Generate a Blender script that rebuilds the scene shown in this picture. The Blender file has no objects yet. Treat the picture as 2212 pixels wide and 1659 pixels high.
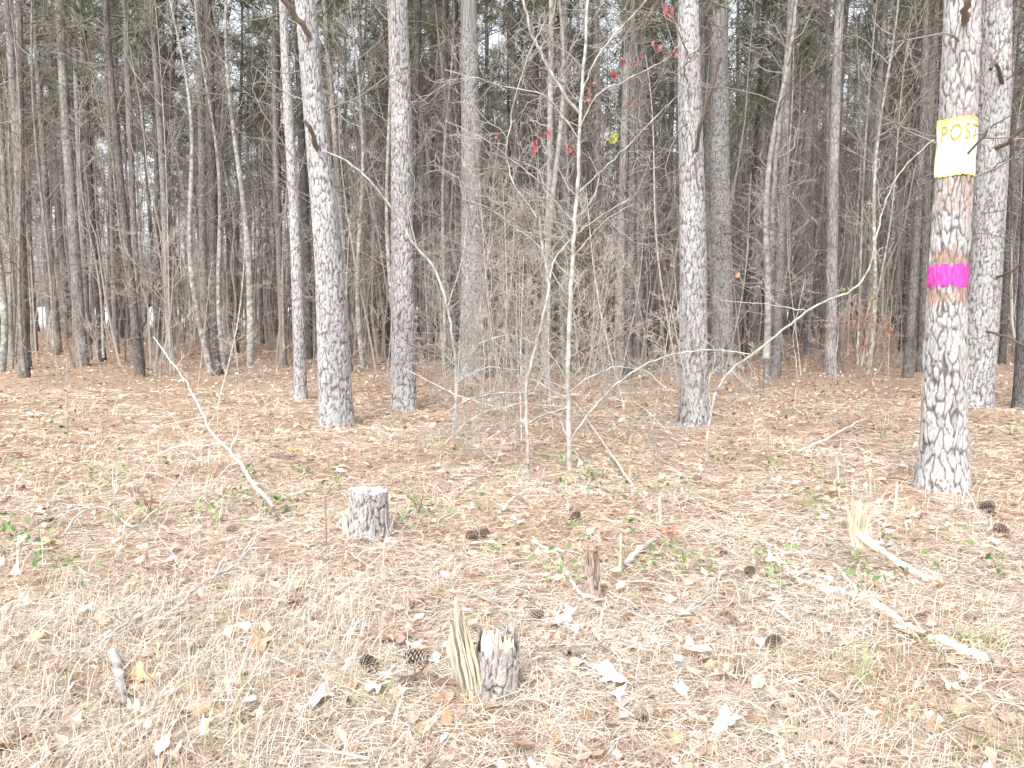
import bpy, bmesh, math, numpy as np
from mathutils import Vector, Matrix
rng=np.random.default_rng(7)
PI=math.pi
scene=bpy.context.scene
COL=scene.collection
# ---------------- survey helpers (photo measurement -> metres on the ground) --------
F=1736.; CU,CV=1106.,829.5; CH=1.5; TH=math.radians(5.6)
def ray(u,v):
    x=(u-CU)/F; y=(CV-v)/F
    return np.array([x, math.cos(TH)+y*math.sin(TH), -math.sin(TH)+y*math.cos(TH)])
def gz(x,y):
    x=np.asarray(x,float); y=np.asarray(y,float)
    return 0.025*np.sin(x*1.3+0.7)*np.cos(y*1.1)+0.015*np.sin(x*3.1+y*2.3)+0.012*np.sin(y*4.7-x*1.9)
def gp(u,v):
    d=ray(u,v); s=CH/-d[2]; p=d*s; p[2]=float(gz(p[0],p[1])); return p
def at(u,v,Y):
    d=ray(u,v); s=Y/d[1]; p=d*s; p[2]+=CH; return p
# ---------------- mesh builder -------------------------------------------------------
class MB:
    def __init__(s): s.v=[];s.f=[];s.c=[];s.n=0;s.m=[]
    def add(s,V,Fc,C,mat=0):
        V=np.asarray(V,float).reshape(-1,3)
        C=np.asarray(C,float)
        if C.ndim==1: C=np.broadcast_to(C,(len(V),3))
        s.v.append(V); s.c.append(C)
        if not isinstance(Fc,list): Fc=[Fc]
        for f in Fc:
            f=np.asarray(f,int); s.f.append(f+s.n); s.m.append(np.full(len(f),mat))
        s.n+=len(V)
    def build(s,name,mats,smooth=True):
        me=bpy.data.meshes.new(name)
        V=np.concatenate(s.v); C=np.concatenate(s.c)
        me.vertices.add(len(V)); me.vertices.foreach_set("co",V.ravel())
        loops=np.concatenate([f.ravel() for f in s.f]); tot=np.concatenate([np.full(len(f),f.shape[1]) for f in s.f])
        st=np.concatenate([[0],np.cumsum(tot)[:-1]])
        me.loops.add(len(loops)); me.loops.foreach_set("vertex_index",loops)
        me.polygons.add(len(tot)); me.polygons.foreach_set("loop_start",st)
        me.update(calc_edges=True)
        me.polygons.foreach_set("use_smooth",np.full(len(tot),smooth))
        me.polygons.foreach_set("material_index",np.concatenate(s.m))
        a=me.attributes.new("Col",'FLOAT_COLOR','POINT')
        C4=np.concatenate([np.clip(C,.01,.95),np.ones((len(C),1))],1); a.data.foreach_set("color",C4.ravel())
        if not isinstance(mats,(list,tuple)): mats=[mats]
        for m in mats: me.materials.append(m)
        return me
def obj(name,me,parent=None,loc=None,**kw):
    o=bpy.data.objects.new(name,me); COL.objects.link(o)
    if parent is not None: o.parent=parent
    if loc is not None: o.location=[float(a) for a in loc]
    for k,v in kw.items(): o[k]=v
    return o
def root(name,loc,label,category,group=None,rz=0,sc=(1,1,1)):
    o=bpy.data.objects.new(name,None); COL.objects.link(o); o.empty_display_size=0.2
    o.location=[float(a) for a in loc]; o.rotation_euler=(0,0,rz); o.scale=sc
    o["label"]=label; o["category"]=category
    if group: o["group"]=group
    return o
def gridfaces(n,k):
    i=np.arange(n-1)[:,None]*k; j=np.arange(k)[None,:]; j2=(j+1)%k
    return np.stack([i+j,i+j2,i+k+j2,i+k+j],-1).reshape(-1,4)
def tube(mb,pts,rad,k=4,col=(.4,.37,.33),mat=0):
    P=np.asarray(pts,float); n=len(P); T=np.gradient(P,axis=0)
    T/=np.linalg.norm(T,axis=1)[:,None]+1e-9
    ref=np.array([0.1,0.05,1.]) if abs(T[:,2]).mean()<0.75 else np.array([1,0.1,0.05])
    N=np.cross(T,ref); N/=np.linalg.norm(N,axis=1)[:,None]+1e-9; B=np.cross(T,N)
    a=np.arange(k)/k*2*PI; R=np.broadcast_to(np.asarray(rad,float),(n,))
    V=P[:,None]+R[:,None,None]*(np.cos(a)[None,:,None]*N[:,None]+np.sin(a)[None,:,None]*B[:,None])
    C=np.asarray(col,float)
    if C.ndim==2 and len(C)==n: C=np.repeat(C,k,axis=0)
    mb.add(V,gridfaces(n,k),C,mat)
def bulk_stems(mb,P0,D,L,r,C,wob=.06,seg=5):
    n=len(P0); D=D/np.linalg.norm(D,axis=1)[:,None]; t=np.linspace(0,1,seg)
    off=np.cumsum(rng.normal(0,wob,(n,seg,3)),axis=1)*L[:,None,None]*.5; off[:,0]=0
    P=P0[:,None]+D[:,None]*L[:,None,None]*t[None,:,None]+off
    ref=np.where(np.abs(D[:,2:3])<.75,np.array([[.1,.05,1.]]),np.array([[1,.1,.05]])); N=np.cross(D,ref); N/=np.linalg.norm(N,axis=1)[:,None]; B=np.cross(D,N)
    a=np.arange(3)/3*2*PI; ring=np.cos(a)[None,:,None]*N[:,None]+np.sin(a)[None,:,None]*B[:,None]
    V=P[:,:,None]+ring[:,None]*(r[:,None]*np.linspace(1,.35,seg)[None])[:,:,None,None]
    f=gridfaces(seg,3); Fc=(np.arange(n)[:,None,None]*seg*3+f[None]).reshape(-1,4)
    mb.add(V.reshape(-1,3),Fc,np.repeat(C,seg*3,axis=0))
    return P
def scatter(mb,TV,TF,pos,rot,scale,colors,mat=0):
    TV=np.asarray(TV,float); N=len(pos); m=len(TV)
    V=np.einsum('nij,vj->nvi',rot,TV)*np.asarray(scale).reshape(N,1,-1)+pos[:,None]
    if not isinstance(TF,list): TF=[TF]
    fs=[(np.arange(N)[:,None,None]*m+np.asarray(f)[None]).reshape(-1,np.asarray(f).shape[1]) for f in TF]
    mb.add(V.reshape(-1,3),fs,np.repeat(colors,m,axis=0),mat)
def rots(yaw,pitch,roll):
    cy,sy,cp,sp,cr,sr=np.cos(yaw),np.sin(yaw),np.cos(pitch),np.sin(pitch),np.cos(roll),np.sin(roll)
    o=np.ones_like(cy);z=np.zeros_like(cy)
    Rz=np.stack([np.stack([cy,-sy,z],-1),np.stack([sy,cy,z],-1),np.stack([z,z,o],-1)],-2)
    Ry=np.stack([np.stack([cp,z,sp],-1),np.stack([z,o,z],-1),np.stack([-sp,z,cp],-1)],-2)
    Rx=np.stack([np.stack([o,z,z],-1),np.stack([z,cr,-sr],-1),np.stack([z,sr,cr],-1)],-2)
    return Rz@Ry@Rx
# ---------------- materials ----------------------------------------------------------
def attr_mat(name,rough=0.85,nscale=30,namt=0.35,bump=0.3,bdist=0.004,objvar=0.0,zs=1.0,transl=0.0):
    m=bpy.data.materials.new(name); m.use_nodes=True; nt=m.node_tree; N=nt.nodes; L=nt.links
    b=N["Principled BSDF"]; b.inputs["Roughness"].default_value=rough; b.inputs["Specular IOR Level"].default_value=0.15
    a=N.new("ShaderNodeAttribute"); a.attribute_name="Col"
    tc=N.new("ShaderNodeTexCoord"); mp=N.new("ShaderNodeMapping"); mp.inputs["Scale"].default_value=(1,1,zs)
    L.new(tc.outputs["Object"],mp.inputs[0])
    no=N.new("ShaderNodeTexNoise"); no.inputs["Scale"].default_value=nscale; no.inputs["Detail"].default_value=4
    L.new(mp.outputs[0],no.inputs["Vector"])
    mr=N.new("ShaderNodeMapRange"); mr.inputs[1].default_value=0.3; mr.inputs[2].default_value=0.7
    mr.inputs[3].default_value=1-namt; mr.inputs[4].default_value=1+namt
    L.new(no.outputs["Fac"],mr.inputs[0])
    val=mr.outputs[0]
    if objvar>0:
        oi=N.new("ShaderNodeObjectInfo"); m2=N.new("ShaderNodeMapRange"); m2.inputs[3].default_value=1-objvar; m2.inputs[4].default_value=1+objvar
        L.new(oi.outputs["Random"],m2.inputs[0]); mm=N.new("ShaderNodeMath"); mm.operation='MULTIPLY'
        L.new(val,mm.inputs[0]); L.new(m2.outputs[0],mm.inputs[1]); val=mm.outputs[0]
    vm=N.new("ShaderNodeVectorMath"); vm.operation='SCALE'
    L.new(a.outputs["Color"],vm.inputs[0]); L.new(val,vm.inputs["Scale"]); L.new(vm.outputs[0],b.inputs["Base Color"])
    if bump>0:
        bp=N.new("ShaderNodeBump"); bp.inputs["Strength"].default_value=bump; bp.inputs["Distance"].default_value=bdist
        L.new(no.outputs["Fac"],bp.inputs["Height"]); L.new(bp.outputs[0],b.inputs["Normal"])
    if transl>0:
        tr=N.new("ShaderNodeBsdfTranslucent"); L.new(vm.outputs[0],tr.inputs["Color"])
        mx=N.new("ShaderNodeMixShader"); mx.inputs[0].default_value=transl
        L.new(b.outputs[0],mx.inputs[1]); L.new(tr.outputs[0],mx.inputs[2]); L.new(mx.outputs[0],N["Material Output"].inputs[0])
    return m
def diff_mat(name,objvar=0.3):
    m=bpy.data.materials.new(name); m.use_nodes=True; nt=m.node_tree; N=nt.nodes; L=nt.links
    N.remove(N["Principled BSDF"]); d=N.new("ShaderNodeBsdfDiffuse"); a=N.new("ShaderNodeAttribute"); a.attribute_name="Col"
    oi=N.new("ShaderNodeObjectInfo"); m2=N.new("ShaderNodeMapRange"); m2.inputs[3].default_value=1-objvar; m2.inputs[4].default_value=1+objvar; L.new(oi.outputs["Random"],m2.inputs[0])
    vm=N.new("ShaderNodeVectorMath"); vm.operation='SCALE'; L.new(a.outputs["Color"],vm.inputs[0]); L.new(m2.outputs[0],vm.inputs["Scale"]); L.new(vm.outputs[0],d.inputs["Color"]); L.new(d.outputs[0],N["Material Output"].inputs[0])
    return m
def far_bark_mat(name):
    m=bpy.data.materials.new(name); m.use_nodes=True; nt=m.node_tree; N=nt.nodes; L=nt.links
    b=N["Principled BSDF"]; b.inputs["Roughness"].default_value=0.9; b.inputs["Specular IOR Level"].default_value=0.1
    a=N.new("ShaderNodeAttribute"); a.attribute_name="Col"
    tc=N.new("ShaderNodeTexCoord"); mp=N.new("ShaderNodeMapping"); mp.inputs["Scale"].default_value=(16,16,6)
    L.new(tc.outputs["Object"],mp.inputs[0])
    vo=N.new("ShaderNodeTexVoronoi"); vo.feature='DISTANCE_TO_EDGE'; L.new(mp.outputs[0],vo.inputs["Vector"]); vo.inputs["Scale"].default_value=1
    no=N.new("ShaderNodeTexNoise"); no.inputs["Scale"].default_value=1.7; no.inputs["Detail"].default_value=6; L.new(tc.outputs["Object"],no.inputs["Vector"])
    r=N.new("ShaderNodeMapRange"); r.inputs[1].default_value=0.0; r.inputs[2].default_value=0.14; r.inputs[3].default_value=0.45; r.inputs[4].default_value=1.0
    L.new(vo.outputs["Distance"],r.inputs[0])
    r2=N.new("ShaderNodeMapRange"); r2.inputs[1].default_value=0.3; r2.inputs[2].default_value=0.7; r2.inputs[3].default_value=0.65; r2.inputs[4].default_value=1.3
    L.new(no.outputs["Fac"],r2.inputs[0])
    oi=N.new("ShaderNodeObjectInfo"); r3=N.new("ShaderNodeMapRange"); r3.inputs[3].default_value=0.5; r3.inputs[4].default_value=1.55; L.new(oi.outputs["Random"],r3.inputs[0])
    m1=N.new("ShaderNodeMath"); m1.operation='MULTIPLY'; L.new(r.outputs[0],m1.inputs[0]); L.new(r2.outputs[0],m1.inputs[1])
    m2=N.new("ShaderNodeMath"); m2.operation='MULTIPLY'; L.new(m1.outputs[0],m2.inputs[0]); L.new(r3.outputs[0],m2.inputs[1])
    vm=N.new("ShaderNodeVectorMath"); vm.operation='SCALE'; L.new(a.outputs["Color"],vm.inputs[0]); L.new(m2.outputs[0],vm.inputs["Scale"])
    L.new(vm.outputs[0],b.inputs["Base Color"])
    bp=N.new("ShaderNodeBump"); bp.inputs["Strength"].default_value=0.6; bp.inputs["Distance"].default_value=0.015
    L.new(r.outputs[0],bp.inputs["Height"]); L.new(bp.outputs[0],b.inputs["Normal"])
    return m
M_bark=attr_mat("pine_bark",0.9,70,0.22,0.5,0.005,zs=0.4)
M_far=far_bark_mat("distant_bark")
M_twig=diff_mat("twig_bark",.3)
M_sap=attr_mat("smooth_grey_bark",0.8,14,0.4,0.3,0.003,objvar=0.2)
M_needle=diff_mat("green_pine_needles",.25)
M_litter=diff_mat("dry_litter",0)
M_leaf=attr_mat("dry_leaf",0.75,25,0.25,0,0.002)
M_wood=attr_mat("splintered_wood",0.8,70,0.35,0.6,0.005,zs=0.15)
M_green=attr_mat("green_leaf",0.6,20,0.25,0,transl=0.3)
M_paint=attr_mat("magenta_paint",0.6,40,0.2,0.3,0.003)
M_sign=attr_mat("sign_sheet",0.5,8,0.04,0.1,0.002)
M_ink=attr_mat("sign_ink",0.6,60,0.35,0)
# ---------------- world, sun, camera -------------------------------------------------
w=bpy.data.worlds.new("World"); scene.world=w; w.use_nodes=True
nt=w.node_tree; bg=nt.nodes["Background"]
sk=nt.nodes.new("ShaderNodeTexSky"); sk.sky_type='NISHITA'; sk.sun_disc=False
SE,SR=math.radians(48),math.radians(200)
sk.sun_elevation=SE; sk.sun_rotation=SR; sk.air_density=1.0; sk.dust_density=3.0; sk.ozone_density=1.0
hs=nt.nodes.new("ShaderNodeHueSaturation"); hs.inputs["Saturation"].default_value=0.25
nt.links.new(sk.outputs[0],hs.inputs["Color"]); nt.links.new(hs.outputs[0],bg.inputs[0]); bg.inputs[1].default_value=0.37
sl=bpy.data.lights.new("sun",'SUN'); sl.energy=2.1; sl.angle=math.radians(22); sl.color=(1,0.98,0.96)
so=bpy.data.objects.new("sun",sl); COL.objects.link(so)
sd=Vector((math.sin(SR)*math.cos(SE),math.cos(SR)*math.cos(SE),math.sin(SE)))
so.rotation_euler=sd.to_track_quat('Z','Y').to_euler(); so.location=(0,-5,20)
cam=bpy.data.cameras.new("camera"); cam.lens=36*F/2212.; cam.sensor_width=36; cam.clip_end=2000; cam.clip_start=0.05
co=bpy.data.objects.new("camera",cam); COL.objects.link(co); co.location=(0,0,CH); co.rotation_euler=(PI/2-TH,0,0); scene.camera=co
scene.view_settings.view_transform='Standard'; scene.view_settings.look='None'; scene.view_settings.exposure=0
# ---------------- ground -------------------------------------------------------------
def ground():
    s=np.linspace(-1,1,241); X=np.sinh(s*5.2)/np.sinh(5.2)*600
    s2=np.linspace(-0.55,1,260); Y=np.sinh(s2*5.2)/np.sinh(5.2)*700+4
    XX,YY=np.meshgrid(X,Y); Z=gz(XX,YY)+0.012*np.sin(XX*9+np.sin(YY*7)*2)*np.sin(YY*8.3)*(YY<25)
    V=np.stack([XX,YY,Z],-1).reshape(-1,3); nx=len(X); ny=len(Y)
    i=np.arange(ny-1)[:,None]*nx; j=np.arange(nx-1)[None,:]
    Fc=np.stack([i+j,i+j+1,i+nx+j+1,i+nx+j],-1).reshape(-1,4)
    mb=MB(); mb.add(V,Fc,(.4,.3,.2))
    m=bpy.data.materials.new("needle_floor"); m.use_nodes=True; nt=m.node_tree; N=nt.nodes; L=nt.links
    b=N["Principled BSDF"]; b.inputs["Roughness"].default_value=0.95; b.inputs["Specular IOR Level"].default_value=0.05
    tc=N.new("ShaderNodeTexCoord")
    def noise(sc,det=6,dist=0):
        n=N.new("ShaderNodeTexNoise"); n.inputs["Scale"].default_value=sc; n.inputs["Detail"].default_value=det; n.inputs["Distortion"].default_value=dist
        L.new(tc.outputs["Object"],n.inputs["Vector"]); return n.outputs["Fac"]
    def ramp(f,stops):
        r=N.new("ShaderNodeValToRGB"); e=r.color_ramp.elements
        while len(e)<len(stops): e.new(0.5)
        for k,(p,c) in enumerate(stops): e[k].position=p; e[k].color=(*c,1)
        L.new(f,r.inputs[0]); return r.outputs[0]
    fine=ramp(noise(38,8,1.5),[(0.3,(.15,.10,.07)),(0.45,(.34,.24,.175)),(0.56,(.48,.36,.275)),(0.7,(.66,.57,.47))])
    med=ramp(noise(7,6),[(0.3,(.31,.21,.15)),(0.55,(.44,.325,.245)),(0.7,(.57,.47,.375))])
    mx=N.new("ShaderNodeMix"); mx.data_type='RGBA'; mx.inputs[0].default_value=0.5; L.new(fine,mx.inputs[6]); L.new(med,mx.inputs[7])
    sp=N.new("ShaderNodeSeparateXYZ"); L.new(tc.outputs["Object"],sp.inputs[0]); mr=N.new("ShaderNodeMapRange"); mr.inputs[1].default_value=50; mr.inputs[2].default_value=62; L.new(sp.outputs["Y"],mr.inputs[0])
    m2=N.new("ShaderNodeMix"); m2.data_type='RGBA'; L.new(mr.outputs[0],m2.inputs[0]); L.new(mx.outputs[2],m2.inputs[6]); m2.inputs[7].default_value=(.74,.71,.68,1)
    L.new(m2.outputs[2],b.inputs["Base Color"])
    bp=N.new("ShaderNodeBump"); bp.inputs["Distance"].default_value=0.03; bp.inputs["Strength"].default_value=0.6; L.new(noise(30,8,1),bp.inputs["Height"]); L.new(bp.outputs[0],b.inputs["Normal"])
    obj("ground",mb.build("ground",m),kind="structure",label="forest floor covered in rust pine needles and leaves",category="ground")
ground()
# ---------------- litter (uncountable) ----------------------------------------------
def pal(n,cols,w,var=0.18):
    cols=np.array(cols,float); w=np.array(w,float); w/=w.sum()
    c=cols[rng.choice(len(cols),n,p=w)]; return c*(1+var*rng.standard_normal((n,1))).clip(0.4,1.6)
def wedge_log(n,y0,y1,k=0.74):
    y=np.exp(rng.uniform(np.log(y0),np.log(y1),n)); x=rng.uniform(-k,k,n)*(y+0.4); return x,y
STR=(.75,.66,.54); RUST=(.47,.30,.21); TAN=(.61,.475,.365); GREY=(.56,.52,.475); PALE=(.85,.79,.69); DBR=(.26,.175,.125)
def needles():
    n=165000; x,y=wedge_log(n,1.7,14); 
    L=rng.uniform(.06,.17,n)*(1+y*0.05); Wd=rng.uniform(.0011,.0023,n)*(1+np.maximum(0,y-3)*0.27)
    t=np.array([[-.5,-.5,0],[-.5,.5,0],[0,-.5,.0],[0,.5,.0],[.5,-.25,0],[.5,.25,0]])
    f=np.array([[0,2,3,1],[2,4,5,3]])
    bend=rng.uniform(-.16,.16,n); yaw=rng.uniform(0,2*PI,n); pit=rng.normal(0,.13,n)
    R=rots(yaw,pit,rng.uniform(-.6,.6,n))
    TV=np.repeat(t[None],n,0); TV[:,:,0]*=L[:,None]; TV[:,:,1]*=Wd[:,None]; TV[:,2:4,1]+=(bend*L)[:,None]; TV[:,2:4,2]+=(np.abs(bend)*L*.4)[:,None]
    z=gz(x,y)+rng.uniform(0.004,.03,n)+np.abs(pit)*L*.35
    V=np.einsum('nij,nvj->nvi',R,TV)+np.stack([x,y,z],-1)[:,None]
    pt=.5*np.sin(x*1.9+1)*np.sin(y*1.4+.5)+.4*np.sin(x*.8-y*2.1)+.5*np.sin(x*5+y*2)*np.sin(y*6-x*3)+np.clip((y-4)*.14,0,.9)+rng.normal(0,.8,n)
    cA=pal(n,[STR,GREY,PALE,TAN,DBR],[4,2.8,2.2,2.2,.5]); cB=pal(n,[RUST,TAN,STR,DBR],[3,5,2.4,.9])
    C=np.where((pt>0.4)[:,None],cB,cA)
    F_=(np.arange(n)[:,None,None]*6+f[None]).reshape(-1,4)
    mb=MB(); mb.add(V.reshape(-1,3),F_,np.repeat(C,6,0))
    obj("pine_needle_litter",mb.build("pine_needle_litter",M_litter,False),kind="stuff",label="thick layer of fallen rust and straw pine needles",category="pine needles")
needles()
simple_leaf=(np.array([[-.5,0,0],[-.1,-.27,.05],[.5,0,.03],[-.1,.27,.06],[0,0,-.02]]),np.array([[0,1,4],[1,2,4],[2,3,4],[3,0,4]]))
def lobed(nl=5,seed=0,curl=.15,amp=.07):
    r=np.random.default_rng(seed); k=nl*4; a=np.linspace(-PI,PI,k,endpoint=False)
    rad=.38+amp*np.cos(a*nl+.4*np.sin(a))+r.uniform(-.07,.07,k); rad[np.abs(a)>2.9]=.16
    V=np.stack([rad*np.cos(a)*1.15,rad*np.sin(a)*r.uniform(.6,.95),curl*(rad*2)**2*np.sin(a*2+seed)+r.uniform(-.04,.04,k)],-1)
    V=np.vstack([V,[[0,0,-.02]]]); Fc=np.array([[i,(i+1)%k,k] for i in range(k)]); return V,Fc
def leaves():
    mb=MB()
    n=38000; y=np.sqrt(rng.uniform(1.7**2,40**2,n)); x=rng.uniform(-.74,.74,n)*(y+.4)
    s=rng.uniform(.04,.10,n)*np.where(y>9,1.15,1)
    R=rots(rng.uniform(0,2*PI,n),rng.normal(0,.35,n),rng.normal(0,.4,n))
    C=pal(n,[(.58,.445,.345),(.47,.32,.235),(.74,.645,.53),(.58,.37,.23),(.32,.21,.14)],[4,4,2.4,.8,1.3])
    scatter(mb,*simple_leaf,np.stack([x,y,gz(x,y)+rng.uniform(.015,.06,n)],-1),R,s[:,None],C)
    for k in range(8):
        n=300; x,y=wedge_log(n,1.8,9)
        s=rng.uniform(.04,.10,n); R=rots(rng.uniform(0,2*PI,n),rng.normal(0,.35,n),rng.normal(0,.45,n))
        C=pal(n,[(.62,.50,.40),(.48,.33,.25),(.74,.65,.54),(.60,.42,.27),(.36,.24,.17)],[4,4,1.4,.8,1.2])
        TV,TF=lobed(5 if k%2 else 7,k,.25)
        scatter(mb,TV,TF,np.stack([x,y,gz(x,y)+rng.uniform(.01,.035,n)],-1),R,s[:,None],C)
    obj("leaf_litter",mb.build("leaf_litter",M_leaf,False),kind="stuff",label="scattered dry brown and tan fallen leaves",category="fallen leaves")
leaves()
def blades(mb,cx,cy,n,h,spread,cols,w,wid=.003,lean=.5,matr=0):
    x=cx+rng.normal(0,spread,n); y=cy+rng.normal(0,spread,n); hh=h*rng.uniform(.5,1.15,n)
    a=rng.uniform(0,2*PI,n); ln=hh*np.abs(rng.normal(0,lean,n)); C=pal(n,cols,w)
    ts=np.array([0,.35,.7,1.]); z0=gz(x,y)
    P=np.stack([x[:,None]+np.cos(a)[:,None]*ln[:,None]*ts**1.8,y[:,None]+np.sin(a)[:,None]*ln[:,None]*ts**1.8,z0[:,None]+hh[:,None]*(ts-.35*ts**3*np.minimum(1.5,ln/hh)[:,None])],-1)
    side=np.stack([-np.sin(a+.8),np.cos(a+.8),0*a],-1)[:,None]*(wid*np.array([1,.9,.6,.08]))[None,:,None]
    V=np.stack([P-side,P+side],2).reshape(-1,3)
    f=np.array([[0,1,3,2],[2,3,5,4],[4,5,7,6]]); Fc=(np.arange(n)[:,None,None]*8+f).reshape(-1,4)
    mb.add(V,Fc,np.repeat(C,8,0),matr)
def grass():
    mb=MB()
    dry=[(.74,.66,.54),(.62,.52,.41),(.83,.77,.67),(.40,.31,.25)]
    for i in range(680):
        x,y=wedge_log(1,1.8,15); x=x[0];y=y[0]
        if x>0 and y<6 and rng.random()<.3: continue
        blades(mb,x,y,rng.integers(6,16),rng.uniform(.06,.2)*(1.5 if x<-.3*y else 1),.07,dry,[3,2,2,1],.0011*(1+y*.12),1.0)
    for i in range(120):
        blades(mb,rng.uniform(-2.4,-.7),rng.uniform(2.2,4.2),20,.2,.09,dry,[3,1.5,3,1.2],.0012,1.3)
    for i in range(70):
        blades(mb,rng.uniform(.9,2.3),rng.uniform(2.2,3.9),18,.15,.09,dry,[3,1,3,1],.0012,1.4)
    obj("dry_grass",mb.build("dry_grass",M_litter,False),kind="stuff",label="thin straw coloured dead grass blades",category="dry grass")
    mb=MB(); gr=[(.36,.44,.20),(.45,.52,.27),(.52,.54,.32)]
    for u,v,n,h in [(2080,1410,44,.15),(1850,1460,30,.18),(460,1440,8,.28),(480,1640,8,.3),(1960,1540,14,.15),(740,1500,10,.14),(2150,1640,24,.2),(1650,1590,14,.12),(1340,1030,10,.2),(150,1340,10,.15),(1840,1430,18,.12),(1050,1520,16,.1),(2060,1570,16,.16)]:
        p=gp(u,v); blades(mb,p[0],p[1],n,h,.05,gr,[2,2,1],.002,.8)
    for i in range(90):
        x,y=wedge_log(1,2,14); blades(mb,x[0],y[0],8,rng.uniform(.06,.15),.04,gr,[1,2,2],.0025,.6)
    obj("green_grass",mb.build("green_grass",M_green,False),kind="stuff",label="sparse pale green grass tufts in the litter",category="grass")
    mb=MB()
    pts=[gp(u,v) for u,v in [(900,1105),(470,1125),(650,1100),(590,1110),(250,735),(700,1030),(1320,1085),(1740,1090),(1035,850),(30,1210),(300,1030),(180,1040),(920,1160),(190,1280),(1500,1240),(1900,880),(840,1080),(1190,1060),(1700,790),(1560,1000),(1480,1080),(100,880),(560,960),(1790,1110),(1650,1050),(890,1130),(460,1110)]]
    for i in range(120):
        x,y=wedge_log(1,4.0,18); pts.append(np.array([x[0],y[0],gz(x[0],y[0])]))
    TV,TF=simple_leaf
    for p in pts:
        n=rng.integers(7,19); s=rng.uniform(.025,.055,n)*(1+.04*p[1]); sp=.05+.01*p[1]
        pos=p+np.stack([rng.normal(0,sp,n),rng.normal(0,sp,n),rng.uniform(.03,.15,n)],-1)
        scatter(mb,TV,TF,pos,rots(rng.uniform(0,2*PI,n),rng.normal(0,.5,n),rng.normal(0,.5,n)),s[:,None],pal(n,[(.20,.32,.12),(.28,.40,.17),(.15,.25,.10)],[2,2,1]))
    obj("green_ground_plants",mb.build("green_ground_plants",M_green,False),kind="stuff",label="small green leafy seedlings among dead leaves",category="ground plants")
grass()
def chips():
    mb=MB(); n=1500; x,y=wedge_log(n,1.9,9)
    t=np.array([[-.5,-.5,-.2],[.5,-.35,-.2],[.5,.35,-.2],[-.5,.5,-.2],[-.45,-.3,.4],[.4,-.2,.4],[.4,.2,.4],[-.45,.3,.4]])
    f=np.array([[0,1,5,4],[1,2,6,5],[2,3,7,6],[3,0,4,7],[4,5,6,7]])
    L=rng.uniform(.03,.16,n); Wd=rng.uniform(.004,.010,n)
    k=220; lx=np.linspace(1.25,2.15,k)+rng.normal(0,.10,k); ly=np.linspace(4.2,3.1,k)+rng.normal(0,.12,k); x[:k]=lx; y[:k]=ly
    R=rots(rng.uniform(0,2*PI,n),rng.normal(0,.12,n),rng.normal(0,.4,n))
    TV=np.repeat(t[None],n,0)*np.stack([L,Wd,Wd*.5],-1)[:,None]
    V=np.einsum('nij,nvj->nvi',R,TV)+np.stack([x,y,gz(x,y)+rng.uniform(.015,.04,n)],-1)[:,None]
    C=pal(n,[(.76,.67,.54),(.56,.50,.44),(.36,.28,.22),(.66,.55,.43)],[2,3,1.6,2])
    mb.add(V.reshape(-1,3),(np.arange(n)[:,None,None]*8+f).reshape(-1,4),np.repeat(C,8,0))
    obj("wood_chip_litter",mb.build("wood_chip_litter",M_wood,False),kind="stuff",label="small broken twig pieces and wood chips",category="wood chips")
chips()
# ---------------- branching ---------------------------------------------------------
def unit(v): return v/(np.linalg.norm(v)+1e-9)
def grow(mb,p,d,L,r,lev,col,up=.12,wob=.22,nch=4,k=3,seg=5,minr=.0022):
    pts=[p]; dd=unit(d)
    for i in range(seg):
        dd=unit(dd+rng.normal(0,wob,3)+np.array([0,0,up])); pts.append(pts[-1]+dd*L/seg)
    pts=np.array(pts); rr=np.linspace(r,max(minr,r*.35),seg+1)
    tube(mb,pts,rr,k,np.asarray(col)*rng.uniform(.8,1.2))
    if lev>0:
        for c in range(nch):
            t=rng.uniform(.25,.98); i=min(seg-1,int(t*seg)); q=pts[i]+(pts[i+1]-pts[i])*(t*seg-i)
            ax=unit(pts[i+1]-pts[i]); o=unit(np.cross(ax,rng.normal(0,1,3)))
            grow(mb,q,ax*.75+o*rng.uniform(.5,1),L*rng.uniform(.3,.6)*(1.15-.4*t),max(minr,r*.5),lev-1,col,up,wob,max(2,nch-1),3,max(3,seg-1),minr)
    return pts
PINB=(.25,.225,.205); GRB=(.26,.24,.22)
tuft_t=[]
for i in range(13):
    a=rng.uniform(0,2*PI); e=rng.uniform(-.5,1.2); d=np.array([math.cos(a)*math.cos(e),math.sin(a)*math.cos(e),math.sin(e)]); s=unit(np.cross(d,rng.normal(0,1,3)))*.052
    tuft_t+= [s*.6,-s*.6,d+s*.15,d-s*.15]
TUFT=(np.array(tuft_t),np.array([[4*i,4*i+1,4*i+3,4*i+2] for i in range(13)]))
GRN=[(.20,.225,.16),(.25,.265,.19),(.14,.16,.115),(.28,.245,.19)]
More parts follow.
